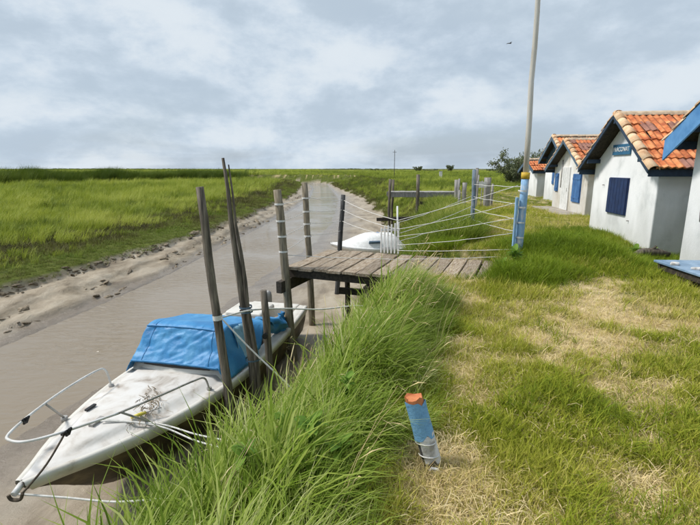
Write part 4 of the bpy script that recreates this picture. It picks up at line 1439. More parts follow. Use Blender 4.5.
# ------------------------------------------------------------------ blue low platform by the right cabin
tb = thing('low_table', 'low blue board table on dark legs beside the right cabin', 'table', (4.80, 5.55, hz(4.9, 6.2) - 0.07), R(-3))
for i in range(4):
    bevel(MB().box((0.10 + i * 0.185, 0.72, 0.33), (0.18, 1.50, 0.035)).build('board', 'table_blue', tb), 0.005)
for (x, y) in ((0.06, 0.10), (0.62, 0.10), (0.06, 1.35), (0.62, 1.35)):
    MB().box((x, y, 0.05), (0.07, 0.07, 0.52)).build('leg', 'timber', tb)
MB().beam((0.06, 0.10, 0.26), (0.06, 1.35, 0.26), 0.04, 0.09).build('apron', 'timber', tb)
for (x, y, s, rz, lb) in ((4.94, 6.62, (.16, .12, .035), .4, 'pale flat slab on the far end of the blue table'), (5.06, 6.28, (.20, .10, .03), -.3, 'pale flat slab on the middle of the blue table')):
    sl = MB()
    P = [[((.5 + .08 * math.sin(a * 3 + x)) * s[0] * k * math.cos(a), (.5 + .1 * math.sin(a * 2)) * s[1] * k * math.sin(a), z) for a in (2 * math.pi * j / 10 for j in range(11))] for k, z in ((.01, 0), (.95, 0), (1, s[2] * .5), (.93, s[2]), (.01, s[2] * 1.05))]
    tag(sl.grid(P, smooth=False).build('slab', 'peel_white', None, (x, y, hz(4.9, 6.2) + 0.279), (0, 0, rz)), lb, 'slab')
lg = MB()
lg.tube([(0, 0, 0), (.18, .05, .05), (.42, .02, .06), (.62, -.06, .02)], [.05, .075, .07, .045], 9, jitter=.15)
lg.tube([(.3, .03, .06), (.38, -.02, .18)], [.035, .02], 7)
tag(lg.build('driftwood', 'pole', None, (5.30, 8.15, hz(5.4, 8.1) + .12)), 'brown driftwood log lying between the two white cabins', 'log')


# ------------------------------------------------------------------ a bird high over the green
bd = thing('bird', 'tiny dark bird in flight high beside the mast', 'bird', (13.3, 40, 11.8), 0.4)
MB().tube([(-.17, 0, 0), (-.10, 0, .01), (0, 0, .015), (.09, 0, .02), (.14, 0, .02), (.18, 0, .01)], [.006, .03, .042, .034, .026, .004], 8).build('body', 'post_black', bd)
for sg_ in (1, -1):
    MB().add([(.05, sg_ * .03, .02), (-.05, sg_ * .03, .02), (-.07, sg_ * .16, .07), (.04, sg_ * .16, .08), (-.12, sg_ * .34, .03), (-.04, sg_ * .33, .035), (.05, sg_ * .03, .012), (-.05, sg_ * .03, .012)], [(0, 1, 2, 3), (3, 2, 4, 5), (6, 3, 5), (7, 4, 2)]).build('wing', 'post_black', bd)
# ------------------------------------------------------------------ vegetation
def tuft(n, h, w, spread, lean, curve, seed, m, seg=4, yawspread=math.pi, hvar=0.5, flop=0.0):
    """one clump of grass blades as a single mesh; lean is towards local +x"""
    r_ = np.random.default_rng(seed)
    V, F, B = [], [], []
    for i in range(n):
        a, rad = r_.uniform(0, 2 * math.pi), spread * math.sqrt(r_.uniform(0, 1))
        bx_, by_ = rad * math.cos(a), rad * math.sin(a)
        hh = h * (1 - hvar * r_.uniform(0, 1))
        yaw = r_.uniform(-yawspread, yawspread)
        ln = lean * r_.uniform(0.5, 1.4) + 0.12
        cv = curve * r_.uniform(0.5, 1.5)
        dx, dy = math.cos(yaw), math.sin(yaw)
        fy = yaw + math.pi / 2 + r_.uniform(-.7, .7)
        sx, sy = math.cos(fy), math.sin(fy)
        ww = w * r_.uniform(0.7, 1.3)
        o = len(V)
        bt = r_.uniform(0, 1)
        L = hh / seg
        px, py, pz = bx_, by_, -0.03
        ang = ln * 0.5
        for k in range(seg + 1):
            t = k / seg
            wd = ww * (1 - t ** 1.6) * (0.75 + 0.5 * t)
            if k == seg:
                V.append((px, py, pz)); B.append(bt)
            else:
                V.append((px - sx * wd, py - sy * wd, pz)); V.append((px + sx * wd, py + sy * wd, pz)); B += [bt, bt]
            ang = min(ln * 0.5 + (ln + cv * 2.0 * t) * t, 2.6)
            px += dx * math.sin(ang) * L
            py += dy * math.sin(ang) * L
            pz += math.cos(ang) * L
        for k in range(seg - 1):
            F.append((o + 2 * k, o + 2 * k + 1, o + 2 * k + 3, o + 2 * k + 2))
        F.append((o + 2 * seg - 2, o + 2 * seg - 1, o + 2 * seg))
    me = bpy.data.meshes.new('tuft')
    me.from_pydata(V, [], F)
    at = me.attributes.new('blade', 'FLOAT', 'POINT')
    at.data.foreach_set('value', np.array(B, np.float32))
    me.polygons.foreach_set('use_smooth', [True] * len(F))
    me.materials.append(M[m])
    me.update()
    return me


def scatter(name, label, tufts, x, y, scale, yaw, tilt=None, tone=None, z=None, group=None, zscale=None, realise=False, xscale=None):
    """one object: many copies of a few clumps at the given points"""
    n = len(x)
    col = bpy.data.collections.new(name + '_clumps')
    for i, me in enumerate(tufts):
        o = bpy.data.objects.new('%s_clump_%02d' % (name, i), me)
        col.objects.link(o)
    if z is None:
        z = height(x, y)
    me = bpy.data.meshes.new(name)
    me.vertices.add(n)
    me.vertices.foreach_set('co', np.stack([x, y, z], 1).astype(np.float32).ravel())
    rot = np.zeros((n, 3), np.float32)
    rot[:, 2] = yaw
    if tilt is not None:
        rot[:, 0] = tilt * rng.normal(0, 1, n)
        rot[:, 1] = tilt * rng.normal(0, 1, n)
    sc = np.repeat(np.asarray(scale, np.float32)[:, None], 3, 1)
    if zscale is not None:
        sc[:, 2] *= zscale
    if xscale is not None:
        sc[:, 0] *= xscale
    for nm, ty, arr in (('rot', 'FLOAT_VECTOR', rot), ('scl', 'FLOAT_VECTOR', sc)):
        a = me.attributes.new(nm, ty, 'POINT'); a.data.foreach_set('vector', np.ascontiguousarray(arr, np.float32).ravel())
    a = me.attributes.new('tone', 'FLOAT', 'POINT'); a.data.foreach_set('value', np.asarray(tone, np.float32))
    a = me.attributes.new('pick', 'INT', 'POINT'); a.data.foreach_set('value', rng.integers(0, len(tufts), n).astype(np.int32))
    ob = link(name, me)
    tag(ob, label, 'grass', group, 'stuff')
    ng = bpy.data.node_groups.new(name + '_scatter', 'GeometryNodeTree')
    ng.interface.new_socket('Geometry', in_out='INPUT', socket_type='NodeSocketGeometry')
    ng.interface.new_socket('Geometry', in_out='OUTPUT', socket_type='NodeSocketGeometry')
    gi, go = ng.nodes.new('NodeGroupInput'), ng.nodes.new('NodeGroupOutput')
    ci = ng.nodes.new('GeometryNodeCollectionInfo')
    ci.inputs['Collection'].default_value = col
    ci.inputs['Separate Children'].default_value = True
    ci.inputs['Reset Children'].default_value = True
    ip = ng.nodes.new('GeometryNodeInstanceOnPoints')
    ip.inputs['Pick Instance'].default_value = True

    def na(nm, ty):
        q = ng.nodes.new('GeometryNodeInputNamedAttribute'); q.data_type = ty; q.inputs['Name'].default_value = nm
        return q.outputs['Attribute']
    ng.links.new(gi.outputs[0], ip.inputs['Points'])
    ng.links.new(ci.outputs[0], ip.inputs['Instance'])
    ng.links.new(na('pick', 'INT'), ip.inputs['Instance Index'])
    ng.links.new(na('rot', 'FLOAT_VECTOR'), ip.inputs['Rotation'])
    ng.links.new(na('scl', 'FLOAT_VECTOR'), ip.inputs['Scale'])
    if realise:
        rl = ng.nodes.new('GeometryNodeRealizeInstances')
        ng.links.new(ip.outputs[0], rl.inputs[0]); ng.links.new(rl.outputs[0], go.inputs[0])
    else:
        ng.links.new(ip.outputs[0], go.inputs[0])
    md = ob.modifiers.new('scatter', 'NODES')
    md.node_group = ng
    return ob


FOOT = []      # rectangles to keep free: origin, axis u, axis v, u-range, v-range
for c_, w_, d_ in ((c1, 3.0, 4.0), (c2, 3.0, 4.0), (c3, 3.8, 4.2), (c4, 3.4, 4.0), (c5, 2.6, 3.0)):
    rz = c_.rotation_euler.z
    FOOT.append((c_.location.x, c_.location.y, math.cos(rz), math.sin(rz), (-0.04 if c_ is not c3 else -0.85, d_), (-0.03, w_)))
FOOT.append((J0.x, J0.y, ju.x, ju.y, (-0.1, 3.05), (0.10, 1.75)))
FOOT.append((tb.location.x, tb.location.y, 1, 0, (0, .75), (0, 1.5)))


def free(x, y):
    ok = np.ones(len(x), bool)
    for (ox, oy, ux, uy, (a, b), (c, d)) in FOOT:
        u = (x - ox) * ux + (y - oy) * uy
        v = -(x - ox) * uy + (y - oy) * ux
        ok &= ~((u > a) & (u < b) & (v > c) & (v < d))
    return ok


def boat_free(x, y, mrg=0.05):
    rz = boat.rotation_euler.z
    u = (x - boat.location.x) * math.cos(rz) + (y - boat.location.y) * math.sin(rz)
    v = -(x - boat.location.x) * math.sin(rz) + (y - boat.location.y) * math.cos(rz)
    return ~((u > -1.3) & (u < 4.9) & (np.abs(v) < 0.80 + mrg))


def outlines(x, y):
    wL, wR, vL, toe, cr = edges(y)
    j = (fbm(x, y, 0.9, 3) - 0.5) * 0.9 * np.clip(np.abs(y) / 20 + 0.6, 0.6, 2.0) * 0.9
    j2 = (fbm(x, y, 0.8, 9) - 0.5) * np.clip((y - 9) / 12, 0, 1) * 1.6
    return wL, wR, vL + j, toe + j2, cr


# --- tall windblown grass on the near bank
T_tall = [tuft(14, 0.88, 0.0052, 0.085, 0.55, 0.62, 100 + i, 'grass_tall', 4, 0.9, 0.5) for i in range(4)]
T_tall += [tuft(8, 0.80, 0.0105, 0.10, 0.42, 0.85, 120 + i, 'grass_tall', 4, 1.5, 0.55) for i in range(3)]
T_tall += [tuft(16, 0.55, 0.0045, 0.11, 0.75, 0.35, 130 + i, 'grass_tall', 4, 2.2, 0.6) for i in range(2)]
n = 25000
y = rng.uniform(0.9, 9.3, n)
wL, wR, vL, toe, cr = edges(y)
lim = cr + 0.30 + 0.45 * (fbm(y, y * 0, 1.1, 90) - 0.5) + 0.25 * sstep(3, 5.5, y)
x = toe - 0.12 + (lim - toe + 0.12) * rng.uniform(0, 1, n)
ok = free(x, y) & boat_free(x, y)
u_ = (x - J0.x) * ju.x + (y - J0.y) * ju.y
v_ = (x - J0.x) * jn.x + (y - J0.y) * jn.y
ok &= ~((v_ > -0.05) & (u_ < 3.4))
ok &= rng.uniform(0, 1, n) < np.clip((lim - x) * 2.2 + 0.25, 0, 1)
ok &= ~(((x - sx_ - .05) ** 2 + (y - sy_ + .35) ** 2) < 0.20 ** 2) & ~(((x - sx_) ** 2 + (y - sy_) ** 2) < 0.13 ** 2)
x, y = x[ok], y[ok]
wL, wR, vL, toe, cr = edges(y)
cl_ = fbm(x, y, 2.6, 201, 2)
kp = rng.uniform(0, 1, len(x)) < np.clip((cl_ - 0.33) * 5.0, 0.08, 1)
x, y, cl_ = x[kp], y[kp], cl_[kp]
wL, wR, vL, toe, cr = edges(y)
edge = np.clip((x - toe) / 1.15, 0.26, 1) * np.clip((cr + 0.45 - x) / 0.7, 0.45, 1)
sc = rng.uniform(0.62, 1.12, len(x)) * edge * (0.55 + 0.9 * cl_)
v_ = (x - J0.x) * jn.x + (y - J0.y) * jn.y
sc *= 1 - 0.58 * sstep(-2.0, -0.2, v_)      # shorter beside the jetty
yaw = R(18) + R(34) * rng.normal(0, 1, len(x)) + R(150) * (fbm(x, y, 1.1, 97) - 0.5)
tone = np.clip(0.42 + 0.75 * (fbm(x, y, 1.6, 99) - 0.5) + 0.17 * rng.normal(0, 1, len(x)) + 0.24 * np.clip((cr - x) / 2.5, 0, 1) + 0.09, 0.03, 0.93)
scatter('bank_grass', 'tall windblown green grass covering the near creek bank', T_tall, x, y, sc, yaw, 0.12, tone, realise=True)
# dead stalks and seed heads standing through it
def stalk_mesh(seed, head):
    r_ = random.Random(seed)
    mb_ = MB()
    for i in range(3):
        a = r_.uniform(-.6, .9)
        p0 = Vector((r_.uniform(-.06, .06), r_.uniform(-.06, .06), -.02))
        hh = r_.uniform(.55, .95)
        pts = [p0 + Vector((math.cos(a) * .30 * k ** 1.8, math.sin(a) * .30 * k ** 1.8, hh * k * (1 - .15 * k))) for k in (0, .25, .5, .75, 1)]
        mb_.tube(pts, [.0016, .0015, .0013, .0011, .0009], 4, cap=False)
        if head:
            d = (pts[-1] - pts[-2]).normalized()
            mb_.tube([pts[-1] - d * .02, pts[-1] + d * .03, pts[-1] + d * .08, pts[-1] + d * .12], [.0015, .004, .0035, .0008], 5, cap=False)
        else:
            for q in range(3):
                c_ = pts[2 + q % 3]
                e_ = c_ + Vector((r_.uniform(-.1, .16), r_.uniform(-.1, .1), r_.uniform(-.08, .06)))
                mb_.add([c_, (c_ + e_) / 2 + Vector((0, .004, .015)), e_, (c_ + e_) / 2 + Vector((0, -.004, .013))], [(0, 1, 2, 3)])
    me = mb_.mesh('stalk', 'straw')
    at = me.attributes.new('blade', 'FLOAT', 'POINT')
    at.data.foreach_set('value', np.full(len(me.vertices), r_.random(), np.float32))
    return me


n = 170
k_ = rng.integers(0, len(x), n)
xs, ys = x[k_] + rng.normal(0, .05, n), y[k_] + rng.normal(0, .05, n)
kp = fbm(xs, ys, 1.2, 211) > 0.46
xs, ys = xs[kp], ys[kp]
scatter('dead_stalks', 'thin straw-coloured dead stalks and seed heads among the bank grass', [stalk_mesh(i, i % 2) for i in range(6)], xs, ys, rng.uniform(.6, 1.0, len(xs)), rng.uniform(-.8, 1.2, len(xs)), .15, np.clip(.45 + .25 * rng.normal(0, 1, len(xs)), 0, 1))

# --- lush medium grass: swell before the cabins, jetty surroundings, bank behind the jetty
T_lush = [tuft(16, 0.36, 0.0042, 0.075, 0.35, 0.55, 200 + i, 'grass_dark', 4, math.pi, 0.5) for i in range(6)]
n = 60000
y = 4.5 + 22 * rng.uniform(0, 1, n) ** 1.5
wL, wR, vL, toe, cr = edges(y)
x = toe - 0.2 + (rng.uniform(0, 1, n)) * (8.6 - toe)
mound = np.exp(-(((x - 4.0) / 1.7) ** 2 + ((y - 8.0) / 1.5) ** 2)) * 1.4
mound += 1.3 * np.exp(-(((x - 2.45) / 0.8) ** 2 + ((y - 6.35) / 0.55) ** 2))
mound += 0.8 * sstep(4.3, 5.0, x) * sstep(6.2, 7.2, y) * sstep(14, 11, y)
mound += 1.2 * np.where((x < cr + 0.5) & (y > 8.6), 1, 0) * (x > toe - .1) * sstep(26, 15, y)
mound += 0.6 * np.exp(-(((x - 4.9) / 1.0) ** 2 + ((y - 20) / 2.0) ** 2))
ok = (rng.uniform(0, 1, n) < mound - 0.25 + 0.5 * (fbm(x, y, 1.2, 110) - 0.5)) & free(x, y) & boat_free(x, y) & (x < 0.62 * y + 2.0)
x, y, mound = x[ok], y[ok], mound[ok]
sc = rng.uniform(0.55, 1.15, len(x)) * np.clip(mound, 0.45, 1.1) * (1 + 0.03 * np.maximum(y - 9, 0)) * np.where(x > 4.6, 0.72, 1)
tone = np.clip(0.55 + 1.0 * (fbm(x, y, 0.9, 112) - 0.5) + 0.12 * rng.normal(0, 1, len(x)), 0.02, 0.98)
scatter('lush_grass', 'dense darker green grass on the swell before the cabins', T_lush, x, y, sc, rng.uniform(0, 6.28, len(x)), 0.10, tone)

# --- lawn: short grass with straw patches
T_lawn = [tuft(11, 0.115, 0.0028, 0.055, 0.5, 0.6, 300 + i, 'lawn', 2, math.pi, 0.6) for i in range(6)]
n = 90000
r_ = 1.2 * (22 / 1.2) ** rng.uniform(0, 1, n)
th = rng.uniform(R(-25), R(46), n)
x, y = r_ * np.sin(th), r_ * np.cos(th)
wL, wR, vL, toe, cr = edges(y)
d_ = dry_mask(x, y)
ok = (x > cr + 0.0) & free(x, y) & (rng.uniform(0, 1, n) < 1.0 - 0.74 * d_) & (rng.uniform(0, 1, n) < np.clip((r_ / 2.6), .35, 1))
x, y, r_, d_ = x[ok], y[ok], r_[ok], d_[ok]
clump = fbm(x, y, 2.2, 121)
sc = rng.uniform(0.6, 1.35, len(x)) * (0.55 + 1.0 * clump) * (1 + r_ / 16) * (1 - .35 * d_)
tone = np.clip(0.50 + 0.12 * sstep(9, 13, y) + 1.3 * (fbm(x, y, 1.1, 123) - 0.5) + 0.10 * rng.normal(0, 1, len(x)) + 0.26 * d_, 0.02, 0.98)
scatter('lawn_grass', 'short yellowish green grass on the bank top', T_lawn, x, y, sc, rng.uniform(0, 6.28, len(x)), 0.15, tone, realise=True)
# taller sprigs in the lawn
T_sprig = [tuft(9, 0.27, 0.0036, 0.05, 0.5, 0.7, 340 + i, 'lawn_sprig', 4, math.pi, 0.55) for i in range(5)]
n = 6000
r_ = 1.25 * (9 / 1.25) ** rng.uniform(0, 1, n)
th = rng.uniform(R(-12), R(46), n)
x, y = r_ * np.sin(th), r_ * np.cos(th)
wL, wR, vL, toe, cr = edges(y)
ok = (x > cr) & free(x, y) & (fbm(x, y, 1.7, 131) > 0.50) & (rng.uniform(0, 1, n) < 1 - .9 * dry_mask(x, y))
x, y = x[ok], y[ok]
tone = np.clip(0.30 + 0.9 * (fbm(x, y, 1.5, 133) - 0.5) + 0.1 * rng.normal(0, 1, len(x)), 0.02, 0.98)
scatter('lawn_tufts', 'taller tufts of grass dotted over the lawn', T_sprig, x, y, rng.uniform(.5, 1.1, len(x)), rng.uniform(0, 6.28, len(x)), 0.15, tone)
# rougher grass of the open green beyond the mast
n = 16000
r_ = 15 * (75 / 15) ** rng.uniform(0, 1, n)
th = rng.uniform(R(6), R(42), n)
x, y = r_ * np.sin(th), r_ * np.cos(th)
wL, wR, vL, toe, cr = edges(y)
ok = (x > cr + 0.2) & free(x, y) & (x < cr + 4 + y * 0.75)
x, y, r_ = x[ok], y[ok], r_[ok]
tone = np.clip(0.50 + 1.1 * (fbm(x, y, 0.35, 137) - 0.5) + 0.08 * rng.normal(0, 1, len(x)), 0.02, 0.98)
scatter('green_grass', 'mown yellowish grass on the open green beyond the mast', T_sprig, x, y, rng.uniform(.4, .8, len(x)) * (0.7 + r_ / 30), rng.uniform(0, 6.28, len(x)), 0.15, tone, zscale=0.7)
# straw lying on the dry patches
T_straw = [tuft(12, 0.16, 0.0022, 0.075, 1.9, 0.5, 360 + i, 'straw', 3, math.pi, 0.6) for i in range(6)]
n = 30000
r_ = 1.2 * (12 / 1.2) ** rng.uniform(0, 1, n)
th = rng.uniform(R(-20), R(45), n)
x, y = r_ * np.sin(th), r_ * np.cos(th)
wL, wR, vL, toe, cr = edges(y)
d_ = dry_mask(x, y)
ok = (x > cr - 0.1) & free(x, y) & (rng.uniform(0, 1, n) < 0.10 + 0.9 * d_) & (rng.uniform(0, 1, n) < np.clip(r_ / 2.4, .4, 1))
x, y, r_ = x[ok], y[ok], r_[ok]
tone = np.clip(0.5 + 1.2 * (fbm(x, y, 2.0, 143) - 0.5) + 0.12 * rng.normal(0, 1, len(x)), 0.02, 0.98)
scatter('straw_litter', 'bleached dead grass lying over the lawn patches', T_straw, x, y, rng.uniform(.6, 1.2, len(x)) * (1 + r_ / 18), rng.uniform(0, 6.28, len(x)), 0.2, tone)

# --- rank mixed grass on the bank behind the jetty
T_back = [tuft(15, 0.62, 0.0060, 0.12, 0.45, 0.5, 380 + i, 'grass_back', 4, 1.6, 0.55) for i in range(6)]
n = 7200
y = 9.4 + 13 * rng.uniform(0, 1, n) ** 1.2
wL, wR, vL, toe, cr = outlines(y * 0, y)
wL, wR, vL, toe0, cr = edges(y)
x = toe0 - 0.1 + (cr + 0.9 - toe0) * rng.uniform(0, 1, n)
ok = free(x, y) & (rng.uniform(0, 1, n) < 0.25 + 1.5 * (fbm(x, y, 0.8, 190) - 0.25)) & ~((x > 1.7) & (y > 19.8) & (y < 21.5))
x, y = x[ok], y[ok]
tone = np.clip(0.58 + 1.3 * (fbm(x, y, 0.7, 192) - 0.5) + 0.12 * rng.normal(0, 1, len(x)), 0.02, 0.98)
scatter('rank_grass', 'rank mixed grass on the bank behind the jetty', T_back, x, y, rng.uniform(.6, 1.5, len(x)), R(20) + R(70) * rng.normal(0, 1, len(x)), .12, tone)

# --- clods and slumped blocks of mud along the far creek edge
def clod_mesh(seed):
    r_ = random.Random(seed)
    P = []
    for i in range(6):
        ph = math.pi * i / 5
        P.append([(math.sin(ph) * math.cos(a) * (1 + r_.uniform(-.25, .25)), math.sin(ph) * math.sin(a) * (1 + r_.uniform(-.25, .25)), math.cos(ph) * .42 + r_.uniform(-.08, .08)) for a in (2 * math.pi * j / 8 for j in range(8))])
        P[-1].append(P[-1][0])
    return MB().grid(P, smooth=True).mesh('clod', 'clod')


T_clod = [clod_mesh(i) for i in range(6)]
n = 14000
y = 5 + 55 * rng.uniform(0, 1, n) ** 1.8
wL, wR, vL, toe, cr = edges(y)
x = vL - 0.6 + (wL - vL + 0.6) * rng.uniform(0, 1, n)
wL, wR, vL, toe, cr = outlines(x, y)
t_ = (x - vL) / (wL - vL)
lines = np.exp(-((t_ - 0.02) / 0.05) ** 2) + 0.55 * np.exp(-((t_ + 0.30 * (fbm(x, y, 1.1, 27) - 0.5) - 0.50) / 0.05) ** 2) + 0.45 * np.exp(-((t_ + 0.30 * (fbm(x, y, 0.9, 28) - 0.5) - 0.82) / 0.05) ** 2)
ok = (rng.uniform(0, 1, n) < 0.6 * lines * (0.15 + 1.0 * (fbm(x, y, 0.7, 196) > 0.48))) & (x < wL - .05)
x, y = x[ok], y[ok]
sc = np.exp(rng.normal(-3.5, 0.45, len(x))) * (1 + y / 60)
cl = scatter('mud_clods', 'slumped brown mud clods along the far creek edge', T_clod, x, y, sc, R(90) + R(22) * rng.normal(0, 1, len(x)), .2, np.zeros(len(x)), z=height(x, y) - sc * .12, xscale=2.3)
cl['category'] = 'mud'

# --- marsh across the creek
T_marsh = [tuft(26, 0.72, 0.0085, 0.22, 0.40, 0.45, 400 + i, 'marsh', 3, 1.1, 0.5) for i in range(6)]
n = 66000
r_ = 8 * (420 / 8) ** (rng.uniform(0, 1, n) ** 0.92)
th = rng.uniform(R(-66), R(44), n)
x, y = r_ * np.sin(th), r_ * np.cos(th)
wL, wR, vL, toe, cr = outlines(x, y)
left = (vL - x)
right = (x - cr)
okL = (left > 0.15) | ((y > 116) & (x < -25))
left = np.where((y > 116) & (x < -25), 20.0, left)
okR = (x > toe + 0.4) & (y > 26) & (x < cr + 0.5 + (y - 20) * 3.0) & ~((x > 6) & (y < 32) & (x < 12))
ok = (okL | okR) & free(x, y) & (y > 4)
keep = rng.uniform(0, 1, n) < np.where(okL, np.clip((left - 1.6) / 5.0 + 1.6 * (fbm(x, y, 0.45, 150) - 0.5), 0.02, 1), 1)
ok &= keep
x, y, r_, left, okL = x[ok], y[ok], r_[ok], left[ok], okL[ok]
sc = rng.uniform(0.6, 1.15, len(x)) * (0.9 + r_ / 75) * np.where(okL, np.clip(0.40 + left / 9.0, 0.40, 1.0) * (0.55 + 0.95 * fbm(x, y, 0.5, 151, 3)), 0.62)
patch = fbm(x * 0.6, y, 0.22, 152)
tone = np.clip(0.55 + 1.5 * (fbm(x, y, 0.55, 153, 3) - 0.5) * np.clip(1.2 - r_ / 90, 0.2, 1) + 1.0 * (patch - 0.5) + 0.5 * (fbm(x, y, 0.05, 154) - 0.5) + 0.10 * rng.normal(0, 1, len(x)) - np.where(okL, 0.22 * sstep(5, 1.5, left), 0.12), 0.03, 0.97)
zs = np.clip(1.3 - r_ / 260, 0.4, 1)
scatter('marsh_grass', 'wide bright green marsh grass beyond the creek', T_marsh, x, y, sc, R(15) + R(50) * rng.normal(0, 1, len(x)), 0.10, tone, zscale=zs)
# low brownish herbs along the marsh edge and on the right-hand shelf
T_herb = [tuft(24, 0.16, 0.0065, 0.13, 0.45, 0.5, 450 + i, 'saltbush', 3, math.pi, 0.6) for i in range(6)]
n = 56000
y = 4 + 100 * rng.uniform(0, 1, n) ** 2.2
side = rng.uniform(0, 1, n) < 0.66
wL, wR, vL0, toe0, cr = edges(y)
x = np.where(side, vL0 + 0.8 - 11.0 * rng.uniform(0, 1, n) ** 1.15, toe0 - 0.6 + (cr - toe0 + 1.0) * rng.uniform(0, 1, n) ** 1.4)
wL, wR, vL, toe, cr = outlines(x, y)
left = vL - x
ok = np.where(side, (left > -0.05), (x > toe - 0.02) & (y > 21)) & free(x, y)
ok &= rng.uniform(0, 1, n) < np.where(side, np.clip(1.25 - left / 10, 0, 1), 0.8)
x, y, left, side = x[ok], y[ok], left[ok], side[ok]
sc = rng.uniform(0.55, 1.2, len(x)) * (1 + y / 45) * np.where(side, (0.6 + 1.1 * sstep(0.2, 3.5, left)) * (0.5 + fbm(x, y, 0.8, 161, 3)), 0.9)
band = np.exp(-((left - 3.6) / 1.9) ** 2) * (0.4 + 1.2 * fbm(x, y, 0.5, 163))
tone = np.clip(0.62 + 1.2 * (fbm(x, y, 0.7, 160) - 0.5) - 0.42 * band * np.where(side, 1, 0) - np.where(side, 0, .22) + 0.10 * rng.normal(0, 1, len(x)), 0.02, 0.98)
scatter('saltmarsh_herbs', 'low olive and brown saltmarsh herbs along the mud edge', T_herb, x, y, sc, rng.uniform(0, 6.28, len(x)), 0.12, tone)
# reed belt far left
T_reed = [tuft(40, 2.6, 0.016, 0.55, 0.22, 0.25, 480 + i, 'reed', 4, 1.2, 0.35) for i in range(5)]
n = 5200
k = rng.uniform(0, 1, n)
x = -74 + 46 * k + rng.normal(0, 2.0, n)
y = 54 + 62 * k ** 1.3 + rng.normal(0, 2.6, n)
sc = rng.uniform(.70, 1.15, n) * (1.30 - 0.30 * k) * (0.62 + 0.75 * fbm(x, y, 0.22, 170))
tone = np.clip(0.40 + 0.9 * (fbm(x, y, 0.12, 172) - .5) + .1 * rng.normal(0, 1, n), .02, .98)
scatter('reed_belt', 'dark green belt of tall reeds on the far marsh', T_reed, x, y, sc, rng.uniform(-.9, .9, n), .06, tone)


# --- broad-leaved weeds, every leaf its own piece
def leaf_mesh(L, W, bend, seed):
    r_ = random.Random(seed)
    P = []
    for i in range(8):
        t = i / 7
        wv = W * (math.sin(math.pi * min(1, t * 0.93 + 0.07)) ** 0.8) * (1 - .25 * t) + .004
        zz = math.sin(t * 1.25) * L * 0.62 * (1 - bend) - bend * L * 0.55 * t * t + 0.1 * L * t
        xx = L * t * (0.55 + .45 * bend)
        P.append([(xx, -wv, zz + .22 * wv + .006 * math.sin(t * 17)), (xx, -wv * .5, zz + .05 * wv), (xx, 0, zz - .10 * wv), (xx, wv * .5, zz + .05 * wv), (xx, wv, zz + .22 * wv + .006 * math.cos(t * 15))])
    mb_ = MB().grid(P)
    me = mb_.mesh('leaf', 'leaf_solid')
    at = me.attributes.new('blade', 'FLOAT', 'POINT')
    at.data.foreach_set('value', np.full(len(me.vertices), 0.4 + 1.4 * r_.random(), np.float32))
    return me


LEAF = [leaf_mesh(1.0, 0.20, b_, i) for i, b_ in enumerate((0.2, 0.45, 0.6, 0.35))]


def weed(x, y, s, n_, label, seed, zoff=0.0, up=0.3):
    r_ = random.Random(seed)
    t = thing('broadleaf_weed', label, 'plant', (x, y, hz(x, y) + zoff), 0, 'broad-leaved weeds in the grass')
    MB().tube([(0, 0, -.05), (0, 0, up * s), (0.02 * s, 0, 1.7 * up * s)], [.012, .010, .005], 6).build('stem', 'leaf_solid', t)
    for i in range(n_):
        o = link('leaf', LEAF[i % 4], t, (0, 0, up * s * (0.2 + 1.4 * i / n_)), (r_.uniform(-.25, .25), r_.uniform(-.35, .25), i * 2.4 + r_.uniform(-.4, .4)))
        k = s * r_.uniform(.7, 1.1)
        o.scale = (k, k, k)


weed(-0.20, 2.02, 0.15, 11, 'broad-leaved weed in the tall grass at the bottom edge', 1, .34)
weed(-0.02, 2.45, 0.11, 9, 'small broad-leaved weed deep in the tall bank grass', 2, .36)
weed(-0.05, 1.95, 0.13, 9, 'leafy weed at the bottom edge just left of the straw patch', 11, .22)
weed(-0.38, 2.35, 0.12, 9, 'leafy weed in the bank grass above the low weed', 12, .36)
weed(-0.55, 2.05, 0.13, 8, 'low broad-leaved weed nearest the bottom left of the bank grass', 6, .42)
weed(2.62, 6.95, 0.23, 22, 'big leafy weed growing at the foot of the mast', 3, .05, .5)
weed(2.35, 6.72, 0.19, 18, 'smaller leafy weed beside the mast weed at the jetty end', 4, .02, .4)
weed(2.2, 10.6, 0.26, 20, 'pale leafy weed on the bank behind the jetty ropes', 5, .15, .5)
weed(5.45, 8.35, 0.22, 20, 'dark leafy weed between the two white cabins', 7, .05, .5)
weed(5.75, 8.25, 0.2, 18, 'leafy weed against the right cabin corner', 8, .05, .5)


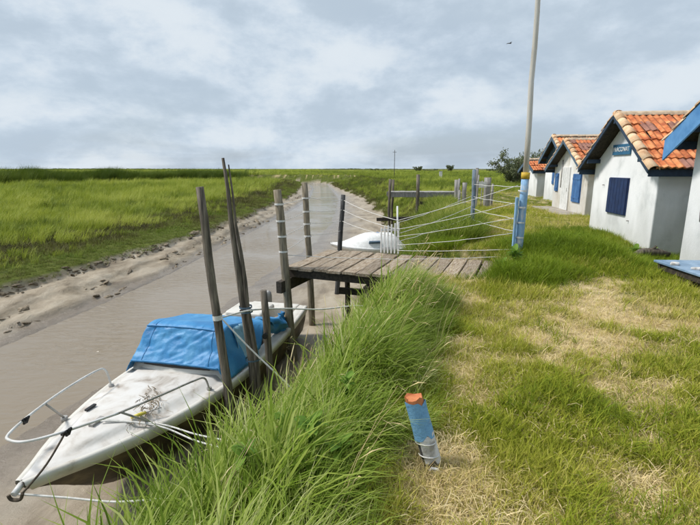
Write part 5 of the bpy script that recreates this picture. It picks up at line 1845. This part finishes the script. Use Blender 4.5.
# --- trees
def tree(name, label, loc, H, Wd, nleaf, seed, stems=5, leaf=0.085, lowfrac=0.05):
    r_ = np.random.default_rng(seed)
    t = thing(name, label, 'tree', loc)
    tr = MB()
    tips = []
    for s in range(stems):
        a = 2 * math.pi * s / stems + r_.uniform(-.5, .5)
        out = Wd * r_.uniform(.25, .48)
        hh = H * r_.uniform(.65, .98)
        pts = []
        for i in range(7):
            k = i / 6
            pts.append(Vector((math.cos(a) * out * k ** 1.2 + r_.uniform(-.06, .06) * H * .3, math.sin(a) * out * k ** 1.2 + r_.uniform(-.06, .06) * H * .3, -0.2 + hh * k)))
        tr.tube(pts, [H * .028 * (1 - .85 * i / 6) for i in range(7)], 6)
        for i in range(1, 7):
            for q in range(3):
                d = Vector((r_.normal(), r_.normal(), r_.uniform(-.1, .9))).normalized() * H * r_.uniform(.10, .22)
                e_ = pts[i] + d
                tr.tube([pts[i], pts[i] + d * .5 + Vector((0, 0, .02 * H)), e_], [H * .009, H * .006, H * .003], 4, cap=False)
                tips += [e_, pts[i] + d * .6]
    tr.build('trunk', 'bark', t)
    tips = np.array([tuple(p) for p in tips])
    idx = r_.integers(0, len(tips), nleaf)
    c = tips[idx] + r_.normal(0, 1, (nleaf, 3)) * np.array([.055, .055, .045]) * H
    c[:, 2] = np.maximum(c[:, 2], lowfrac * H)
    d = r_.normal(0, 1, (nleaf, 3)); d /= np.linalg.norm(d, axis=1)[:, None]
    e_ = np.cross(d, r_.normal(0, 1, (nleaf, 3))); e_ /= np.linalg.norm(e_, axis=1)[:, None]
    L = (leaf * r_.uniform(.6, 1.3, nleaf))[:, None]
    V = np.concatenate([c - d * L, c + e_ * L * .35, c + d * L, c - e_ * L * .35], 0)
    k = np.arange(nleaf)
    F = np.stack([k, k + nleaf, k + 2 * nleaf, k + 3 * nleaf], 1)
    me = bpy.data.meshes.new('crown')
    me.from_pydata(V.tolist(), [], F.tolist())
    at = me.attributes.new('blade', 'FLOAT', 'POINT')
    tn = 0.6 + 2.0 * r_.uniform(0, 1, len(tips))[idx] * .7 + .6 * r_.uniform(0, 1, nleaf)
    at.data.foreach_set('value', np.tile(tn, 4).astype(np.float32))
    me.materials.append(M['tree_leaf'])
    link('crown', me, t)
    return t


tree('willow_bush', 'grey-green willow bush standing beyond the mast', (16.3, 44, 0.0), 3.2, 6.4, 9000, 1, 8, .12, .0)
tree('willow_bush', 'lower dark bush behind the low far shed', (19.6, 45, 0.0), 3.2, 5.0, 6000, 2, 7, .12, .0)
g_ = 'lone trees on the horizon'
tree('far_tree', 'small dark tree on the horizon left of the grey posts', (45, 300, -1.0), 4.2, 7, 2200, 3, 6, .35, .02)
tree('far_tree', 'small dark tree on the horizon above the grey posts', (66, 300, -1.0), 4.6, 6, 2200, 4, 6, .35, .02)
tree('far_tree', 'low wide far thicket between the two horizon trees', (56, 320, -1.2), 2.7, 14, 2600, 5, 9, .35, .02)
tree('far_tree', 'low far thicket on the horizon just left of the mast', (92, 290, -1.2), 3.2, 16, 2800, 6, 9, .35, .02)
tree('far_tree', 'faint low thicket far beyond the marker pole', (24, 380, -1.2), 2.8, 16, 2400, 8, 9, .4, .02)
# hazy woods along the horizon
n = 2600
k = rng.uniform(0, 1, n)
x = -1900 + 3800 * k
y = 1350 + 250 * rng.uniform(0, 1, n)
T_wood = [tuft(60, 7.0, .8, 6.0, .3, .3, 600 + i, 'reed', 3, math.pi, .5) for i in range(3)]
sc = rng.uniform(.35, .7, n) * (.15 + 1.2 * fbm(x, y * 0, .006, 180))
scatter('far_woods', 'thin line of distant woods along the horizon', T_wood, x, y, sc, rng.uniform(0, 6.28, n), .05, np.clip(.2 + .2 * rng.normal(0, 1, n), 0, 1), z=np.full(n, -1.0))['category'] = 'woods'
